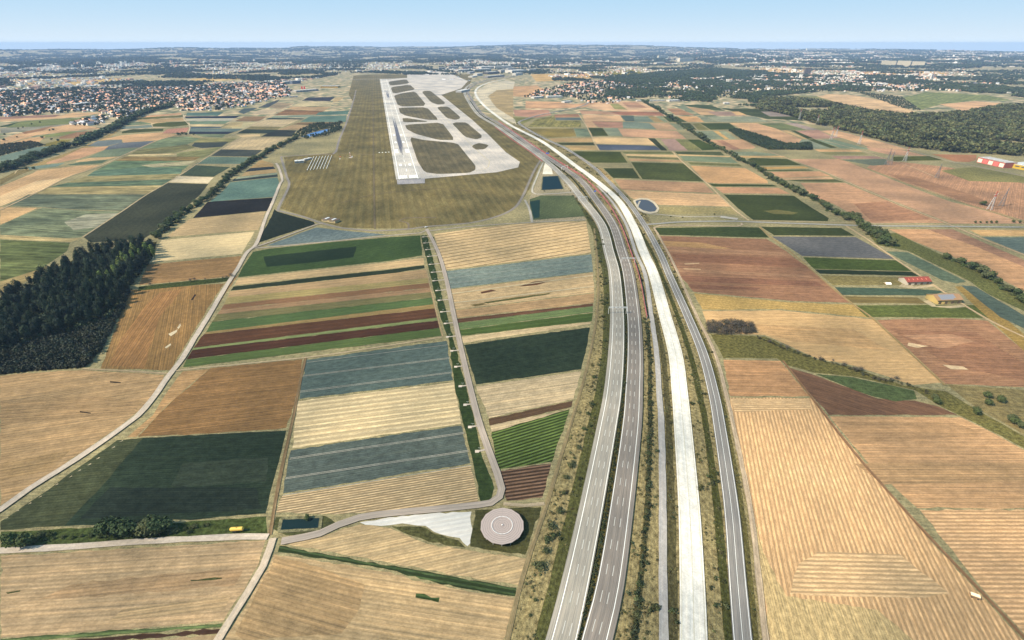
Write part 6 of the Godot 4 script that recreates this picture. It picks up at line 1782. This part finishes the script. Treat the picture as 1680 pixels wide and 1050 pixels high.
func make_antenna():
	var o := Node3D.new()
	o.position = Vector3(VOR.x, 0, VOR.y)
	top(o, "radio_beacon", "round grey radio beacon platform with a ring of white antennas", "beacon")
	var h := 3.4
	var r := 14.2
	var n := 28
	var grey := plain(Color(0.55, 0.505, 0.49), 0.85)
	var dark := plain(Color(0.40, 0.38, 0.38), 0.85)
	var st := SurfaceTool.new()
	st.begin(Mesh.PRIMITIVE_TRIANGLES)
	var disc := CylinderMesh.new()
	disc.top_radius = r
	disc.bottom_radius = r
	disc.height = 0.25
	disc.radial_segments = 14
	st.append_from(disc, 0, Transform3D(Basis.IDENTITY, Vector3(0, h, 0)))
	part(o, "platform", st.commit(), grey)
	for k in 9:
		var q := CylinderMesh.new()
		var tor := TorusMesh.new()
		tor.inner_radius = r * (k + 1.0) / 10.0 - 0.09
		tor.outer_radius = r * (k + 1.0) / 10.0 + 0.09
		tor.rings = 14
		tor.ring_segments = 4
		part(o, "mesh_ring", tor, dark, Transform3D(Basis(Vector3.UP, PI / 14), Vector3(0, h + 0.13, 0)))
	for k in 14:
		var a := TAU * k / 14
		part(o, "rib", tube(Vector3(0, h + 0.14, 0), Vector3(sin(a) * r * 0.98, h + 0.14, cos(a) * r * 0.98), 0.05, 0.05, 4), grey)
		part(o, "leg", tube(Vector3(sin(a) * r * 0.9, 0, cos(a) * r * 0.9), Vector3(sin(a) * r * 0.9, h - 0.1, cos(a) * r * 0.9), 0.14, 0.14), plain(Color(0.7, 0.7, 0.7)))
	var white := plain(Color(0.90, 0.90, 0.90), 0.5)
	var dome := SphereMesh.new()
	dome.radius = 0.26
	dome.height = 0.6
	dome.radial_segments = 8
	dome.rings = 4
	for k in 48:
		var a := TAU * k / 48
		part(o, "antenna", dome, white, Transform3D(Basis.IDENTITY, Vector3(sin(a) * 6.75, h + 0.5, cos(a) * 6.75)))
	part(o, "centre_antenna", dome, white, Transform3D(Basis.IDENTITY.scaled(Vector3(1.4, 1.8, 1.4)), Vector3(0, h + 0.7, 0)))
	part(o, "hut", box_mesh(Vector3(6, 2.8, 6), Vector3(0, 1.4, 0)), plain(Color(0.72, 0.70, 0.66)))

func road_near(p: Vector2) -> Vector2:
	var best := p + Vector2(8, 0)
	var bd := 1e9
	for q in PATHS:
		if q[1].contains("round antenna") and q[0] == "country_road":
			var line := v2s(q[5])
			for i in line.size() - 1:
				var c := Geometry2D.get_closest_point_to_segment(p, line[i], line[i + 1])
				if p.distance_to(c) < bd:
					bd = p.distance_to(c)
					best = c
	return best

func make_lights():
	for p in v2s(LIGHT_PADS):
		var to := road_near(p)
		var o := MeshInstance3D.new()
		o.mesh = ribbon_mesh(PackedVector2Array([p, p.lerp(to, 0.5), to]), -0.9, 0.9, 0.30, Color(0.34, 0.29, 0.24), "concrete")
		o.material_override = surf("concrete")
		top(o, "footpath", "short pale path to an approach light", "path", "", "structure")
		var pad := sheet("gravel_pad", "small pale pad beneath an approach light", PackedVector2Array([p + Vector2(-1.6, -1.4), p + Vector2(1.4, -1.6), p + Vector2(1.6, 1.5), p + Vector2(-1.4, 1.6)]), 0.33, Color(0.38, 0.33, 0.28), "concrete", Vector2(1, 0), "pad")
		var l := Node3D.new()
		l.position = Vector3(p.x + 2.2, 0.0, p.y - 0.6)
		top(l, "approach_light", "white T-shaped approach light mast in the green strip", "light mast", "approach lights in the green strip")
		var white := plain(Color(0.58, 0.58, 0.58), 0.6)
		part(l, "post", tube(Vector3.ZERO, Vector3(0, 3.2, 0), 0.08, 0.06), white)
		part(l, "crossbar", box_mesh(Vector3(2.0, 0.10, 0.10), Vector3(0, 3.25, 0)), white)
		for k in 3:
			part(l, "lamp", box_mesh(Vector3(0.22, 0.26, 0.3), Vector3(-1.0 + k * 1.0, 3.45, 0)), plain(Color(0.75, 0.75, 0.72), 0.3))

func make_gantries():
	for g in GANTRIES:
		var p := v2s(g[0])
		var w := (p[1] - p[0]).length()
		var o := Node3D.new()
		o.position = Vector3(p[0].x, 0.5, p[0].y)
		o.rotation.y = -atan2(p[1].y - p[0].y, p[1].x - p[0].x)
		top(o, "sign_gantry", g[2], "gantry")
		var steel := plain(Color(0.80, 0.80, 0.79), 0.5, 0.2)
		var h: float = g[1]
		for x in [0.0, w]:
			part(o, "leg", box_mesh(Vector3(0.45, h, 0.5), Vector3(x, h / 2, 0)), steel)
		for y in [h - 0.2, h + 1.0]:
			part(o, "beam", box_mesh(Vector3(w + 0.45, 0.3, 0.5), Vector3(w / 2, y, 0)), steel)
		var lat := []
		var n := int(w / 1.6)
		for k in n:
			var x0 := w * k / n
			var x1 := w * (k + 1) / n
			lat.append(tube(Vector3(x0, h if k % 2 else h + 0.9, 0), Vector3(x1, h + 0.9 if k % 2 else h, 0), 0.06, 0.06, 4))
		part(o, "lattice", join(lat), steel)
		for k in 3:
			part(o, "sign_panel", box_mesh(Vector3(2.0, 1.8, 0.2), Vector3(w * (0.3 + k * 0.22), h + 0.4, -0.45)), plain(Color(0.16, 0.17, 0.19)))
	for s in SIGNS:
		var o := Node3D.new()
		o.position = Vector3(s[0], 0.3, s[1])
		top(o, "road_sign", s[2], "sign")
		var w: float = s[3]
		for x in [-w * 0.35, w * 0.35]:
			part(o, "post", tube(Vector3(x, 0, -0.2), Vector3(x, 5.2, -0.2), 0.12, 0.12), plain(Color(0.6, 0.6, 0.6)))
		part(o, "panel", box_mesh(Vector3(w, 3.4, 0.15), Vector3(0, 4.0, 0)), plain(Color(0.16, 0.34, 0.72), 0.5))
		part(o, "border", join([box_mesh(Vector3(w - 0.3, 0.14, 0.05), Vector3(0, 5.5, 0.1)), box_mesh(Vector3(w - 0.3, 0.14, 0.05), Vector3(0, 2.5, 0.1))]), plain(Color(0.88, 0.88, 0.88)))

func make_barriers():
	for b in BARRIERS:
		var o := Node3D.new()
		var line := smooth_line(v2s(b[0]), 10.0)
		o.position = Vector3(line[0].x, 0, line[0].y)
		top(o, "noise_barrier", b[1], "barrier")
		var h: float = b[2]
		var reds := [Color(0.52, 0.27, 0.28), Color(0.56, 0.30, 0.31), Color(0.47, 0.25, 0.26)]
		for i in line.size() - 1:
			var a := line[i] - line[0]
			var c := line[i + 1] - line[0]
			var len := (c - a).length()
			var t := Transform3D(Basis(Vector3.UP, -atan2(c.y - a.y, c.x - a.x)), Vector3((a.x + c.x) / 2, h / 2 + 0.2, (a.y + c.y) / 2))
			part(o, "panel", box_mesh(Vector3(len - 0.3, h, 0.25)), plain(reds[(i * 7) % 3]), t)
			if i < 120:
				part(o, "post", box_mesh(Vector3(0.3, h + 0.3, 0.4)), plain(Color(0.5, 0.5, 0.5)), Transform3D(Basis.IDENTITY, Vector3(a.x, h / 2 + 0.3, a.y)))

func make_pylons():
	var steel := plain(Color(0.42, 0.42, 0.43), 0.6)
	var white := plain(Color(0.80, 0.80, 0.80), 0.6)
	var red := plain(Color(0.70, 0.22, 0.18), 0.6)
	var n := 0
	var where := ["rising from the wood", "at the foot of the wood", "beside pale strips", "behind the pale strips", "on the sandy strip by the wood", "in a pair on the ploughland", "paired with another on the ploughland", "by the dark green plot", "standing alone on ploughland", "beside a tree and gravel heap", "beyond the gravel heap"]
	for p in PYLONS:
		var o := Node3D.new()
		o.position = Vector3(p[0], 0, p[1])
		o.rotation.y = 0.5
		var h: float = p[2]
		var tips: bool = p[3] == 1
		top(o, "power_pylon", ("red and white" if tips else "grey") + " lattice power pylon " + where[n], "pylon", "power pylons")
		n += 1
		var b := 3.2
		for s in [[-1, -1], [1, -1], [-1, 1], [1, 1]]:
			part(o, "leg", tube(Vector3(s[0] * b, 0, s[1] * b), Vector3(s[0] * 0.6, h * 0.72, s[1] * 0.6), 0.30, 0.2, 4), steel if not tips else white)
		var lat := []
		for k in 6:
			var y0 := h * 0.72 * k / 6
			var y1 := h * 0.72 * (k + 1) / 6
			var r0: float = lerp(b, 0.6, k / 6.0)
			var r1: float = lerp(b, 0.6, (k + 1) / 6.0)
			for s in [-1.0, 1.0]:
				lat.append(tube(Vector3(-r0, y0, s * r0), Vector3(r1, y1, s * r1), 0.12, 0.12, 3))
				lat.append(tube(Vector3(r0, y0, s * r0), Vector3(-r1, y1, s * r1), 0.12, 0.12, 3))
				lat.append(tube(Vector3(s * r0, y0, -r0), Vector3(s * r1, y1, r1), 0.12, 0.12, 3))
		part(o, "lattice", join(lat), steel)
		part(o, "top_mast", tube(Vector3(0, h * 0.70, 0), Vector3(0, h, 0), 0.75, 0.25, 4), red if tips else steel)
		for k in 3:
			var y := h * (0.70 + 0.11 * k)
			var w: float = [7.5, 9.5, 5.5][k]
			part(o, "cross_arm", join([tube(Vector3(0, y, 0), Vector3(w, y + 0.6, 0), 0.35, 0.12, 4), tube(Vector3(0, y, 0), Vector3(-w, y + 0.6, 0), 0.35, 0.12, 4)]), (white if k == 1 else red) if tips else steel)

func make_aircraft():
	var body := join([tube(Vector3(0, 3.6, 17), Vector3(0, 3.6, -14), 1.95, 1.95, 10), tube(Vector3(0, 3.6, -14), Vector3(0, 3.4, -19), 1.95, 0.5, 10), tube(Vector3(0, 3.6, 17), Vector3(0, 4.6, 23), 1.95, 0.4, 10)])
	var wing := box_mesh(Vector3(16.0, 0.4, 4.0))
	var white := plain(Color(0.92, 0.92, 0.93), 0.35)
	var tails := [Color(0.20, 0.28, 0.55), Color(0.75, 0.20, 0.18), Color(0.80, 0.70, 0.20), Color(0.88, 0.88, 0.88), Color(0.45, 0.18, 0.35)]
	var words := ["blue", "red", "yellow", "white", "purple"]
	var i := 0
	for p in v2s(AIRCRAFT):
		var o := Node3D.new()
		o.position = Vector3(p.x, 0.7, p.y)
		o.rotation.y = rng.randf_range(-0.4, 0.4) + (PI / 2 if i % 3 == 0 else 0.0)
		top(o, "airliner", "white airliner with %s tail fin parked on the apron" % words[i % 5], "airliner", "airliners parked on the apron")
		part(o, "fuselage", body, white)
		for s in [-1.0, 1.0]:
			part(o, "wing", wing, white, Transform3D(Basis(Vector3.UP, -s * 0.45), Vector3(s * 8.5, 3.0, 3.5)))
			part(o, "engine", tube(Vector3(s * 6.2, 2.0, -1.5), Vector3(s * 6.2, 2.0, 2.5), 1.05, 0.9, 8), plain(Color(0.6, 0.6, 0.62), 0.4))
			part(o, "tailplane", box_mesh(Vector3(6.0, 0.25, 2.4)), white, Transform3D(Basis(Vector3.UP, -s * 0.5), Vector3(s * 3.4, 4.8, 20.5)))
		part(o, "tail_fin", box_mesh(Vector3(0.35, 6.5, 4.0)), plain(tails[i % 5], 0.4), Transform3D(Basis(Vector3.RIGHT, 0.45), Vector3(0, 8.0, 20.5)))
		i += 1

func wheel(parent: Node3D, at: Vector3, r: float, w: float):
	part(parent, "wheel", tube(at - Vector3(0, 0, w / 2), at + Vector3(0, 0, w / 2), r, r, 12), plain(Color(0.16, 0.16, 0.16), 0.9))

func make_small():
	# yellow tank trailer on the grass by the chalky track
	var o := Node3D.new()
	o.position = Vector3(TANKER.x, 0.4, TANKER.y)
	o.rotation.y = 0.08
	top(o, "tank_trailer", "yellow tank trailer parked on grass beside the chalky track", "trailer")
	var y := plain(Color(0.78, 0.64, 0.27), 0.6)
	part(o, "tank", join([tube(Vector3(-3.6, 2.1, 0), Vector3(3.6, 2.1, 0), 1.25, 1.25, 14), tube(Vector3(3.6, 2.1, 0), Vector3(4.2, 2.1, 0), 1.25, 0.7, 14), tube(Vector3(-3.6, 2.1, 0), Vector3(-4.2, 2.1, 0), 1.25, 0.7, 14)]), y)
	part(o, "chassis", box_mesh(Vector3(8.2, 0.3, 1.4), Vector3(0.2, 0.85, 0)), plain(Color(0.30, 0.28, 0.26)))
	part(o, "drawbar", tube(Vector3(4.2, 0.8, 0), Vector3(6.2, 0.7, 0), 0.12, 0.12), plain(Color(0.30, 0.28, 0.26)))
	part(o, "manhole", tube(Vector3(0, 3.3, 0), Vector3(0, 3.6, 0), 0.4, 0.4, 10), plain(Color(0.6, 0.5, 0.2)))
	for x in [-2.2, -0.8]:
		for s in [-1.0, 1.0]: wheel(o, Vector3(x, 0.55, s * 1.05), 0.6, 0.4)
	# farm trailer on the pale stubble
	o = Node3D.new()
	o.position = Vector3(TRAILER.x, 0.15, TRAILER.y)
	o.rotation.y = -0.5
	top(o, "farm_trailer", "small farm trailer with pale load standing on stubble", "trailer")
	part(o, "bed", box_mesh(Vector3(4.6, 0.9, 2.3), Vector3(0, 1.35, 0)), plain(Color(0.45, 0.36, 0.28)))
	part(o, "load", box_mesh(Vector3(4.2, 0.5, 2.0), Vector3(0, 1.95, 0)), plain(Color(0.88, 0.80, 0.66)))
	part(o, "drawbar", tube(Vector3(2.3, 0.8, 0), Vector3(4.0, 0.6, 0), 0.08, 0.08), plain(Color(0.25, 0.25, 0.25)))
	for x in [-1.4, 1.4]:
		for s in [-1.0, 1.0]: wheel(o, Vector3(x, 0.5, s * 0.95), 0.5, 0.3)
	# car at the airfield junction
	o = Node3D.new()
	o.position = Vector3(CAR.x, 1.0, CAR.y)
	o.rotation.y = 0.7
	top(o, "car", "white car stopped at the airfield junction", "car")
	part(o, "body", box_mesh(Vector3(4.3, 0.75, 1.8), Vector3(0, 0.7, 0)), plain(Color(0.88, 0.88, 0.88), 0.3))
	part(o, "cabin", box_mesh(Vector3(2.3, 0.6, 1.6), Vector3(-0.2, 1.35, 0)), plain(Color(0.14, 0.16, 0.19), 0.2))
	part(o, "roof", box_mesh(Vector3(1.9, 0.08, 1.55), Vector3(-0.2, 1.69, 0)), plain(Color(0.88, 0.88, 0.88), 0.3))
	for x in [-1.35, 1.35]:
		for s in [-1.0, 1.0]: wheel(o, Vector3(x, 0.33, s * 0.82), 0.33, 0.22)
	# white sheeted heap near the barns
	o = Node3D.new()
	o.position = Vector3(TARP_PILE.x, 0.2, TARP_PILE.y)
	top(o, "covered_heap", "heap under white sheeting near the red barn", "heap")
	part(o, "sheeting", gable_roof(7, 5, 0.4, 2.0, 0.2, 0.15), plain(Color(0.88, 0.87, 0.85), 0.6))
	part(o, "heap", gable_wall(6.6, 4.6, 0.4, 1.9), plain(Color(0.60, 0.50, 0.36)))
	# landing aids
	for p in v2s(PAPI):
		o = Node3D.new()
		o.position = Vector3(p.x, 0.1, p.y)
		top(o, "slope_indicator", "white landing slope indicator box on a round pad beside runway", "airfield light", "landing slope indicators")
		part(o, "pad", tube(Vector3(0, 0.0, 0), Vector3(0, 0.12, 0), 2.4, 2.4, 16), plain(Color(0.90, 0.90, 0.89)))
		part(o, "lamp_box", box_mesh(Vector3(1.6, 0.8, 1.2), Vector3(0, 0.9, 0)), plain(Color(0.82, 0.82, 0.80)))
		part(o, "leg", tube(Vector3(0, 0.1, 0), Vector3(0, 0.6, 0), 0.12, 0.12), plain(Color(0.6, 0.6, 0.6)))
	for r in WHITE_ROWS:
		var a := Vector2(r[0], r[1])
		var b := Vector2(r[2], r[3])
		o = Node3D.new()
		o.position = Vector3(a.x, 0.1, a.y)
		top(o, "antenna_row", "long white bar on low posts beside the white shed", "antenna", "white bars beside the shed")
		var d := b - a
		part(o, "bar", tube(Vector3(0, 1.0, 0), Vector3(d.x, 1.0, d.y), 0.45, 0.45, 6), plain(Color(0.90, 0.90, 0.90)))
		for k in 5:
			part(o, "post", tube(Vector3(d.x * k / 4, 0, d.y * k / 4), Vector3(d.x * k / 4, 0.8, d.y * k / 4), 0.1, 0.1, 4), plain(Color(0.6, 0.6, 0.6)))
	o = Node3D.new()
	o.position = Vector3(MAST.x, 0.1, MAST.y)
	top(o, "antenna_mast", "thin lattice glide antenna mast with small cabin on airfield", "mast")
	part(o, "mast", tube(Vector3.ZERO, Vector3(0, 14, 0), 0.4, 0.25, 4), plain(Color(0.80, 0.45, 0.40)))
	for k in 3: part(o, "antenna", box_mesh(Vector3(3.0, 0.6, 0.6), Vector3(0, 5 + k * 4, 0.5)), plain(Color(0.86, 0.86, 0.86)))
	part(o, "cabin", box_mesh(Vector3(4, 2.6, 3), Vector3(4, 1.3, -2)), plain(Color(0.75, 0.74, 0.72)))
	part(o, "pad", box_mesh(Vector3(9, 0.2, 16), Vector3(2, 0.12, 4)), plain(Color(0.56, 0.52, 0.48)))
	o = Node3D.new()
	o.position = Vector3(SOCK.x, 0.1, SOCK.y)
	top(o, "windsock", "red and white windsock beside the service road", "windsock")
	part(o, "pole", tube(Vector3.ZERO, Vector3(0, 7, 0), 0.12, 0.08), plain(Color(0.8, 0.8, 0.8)))
	part(o, "sleeve", tube(Vector3(0, 6.8, 0), Vector3(3.6, 6.0, 0.8), 0.6, 0.3, 8), plain(Color(0.80, 0.25, 0.20)))
	part(o, "base", box_mesh(Vector3(2.4, 1.4, 2.4), Vector3(0, 0.7, 1.5)), plain(Color(0.85, 0.84, 0.82)))
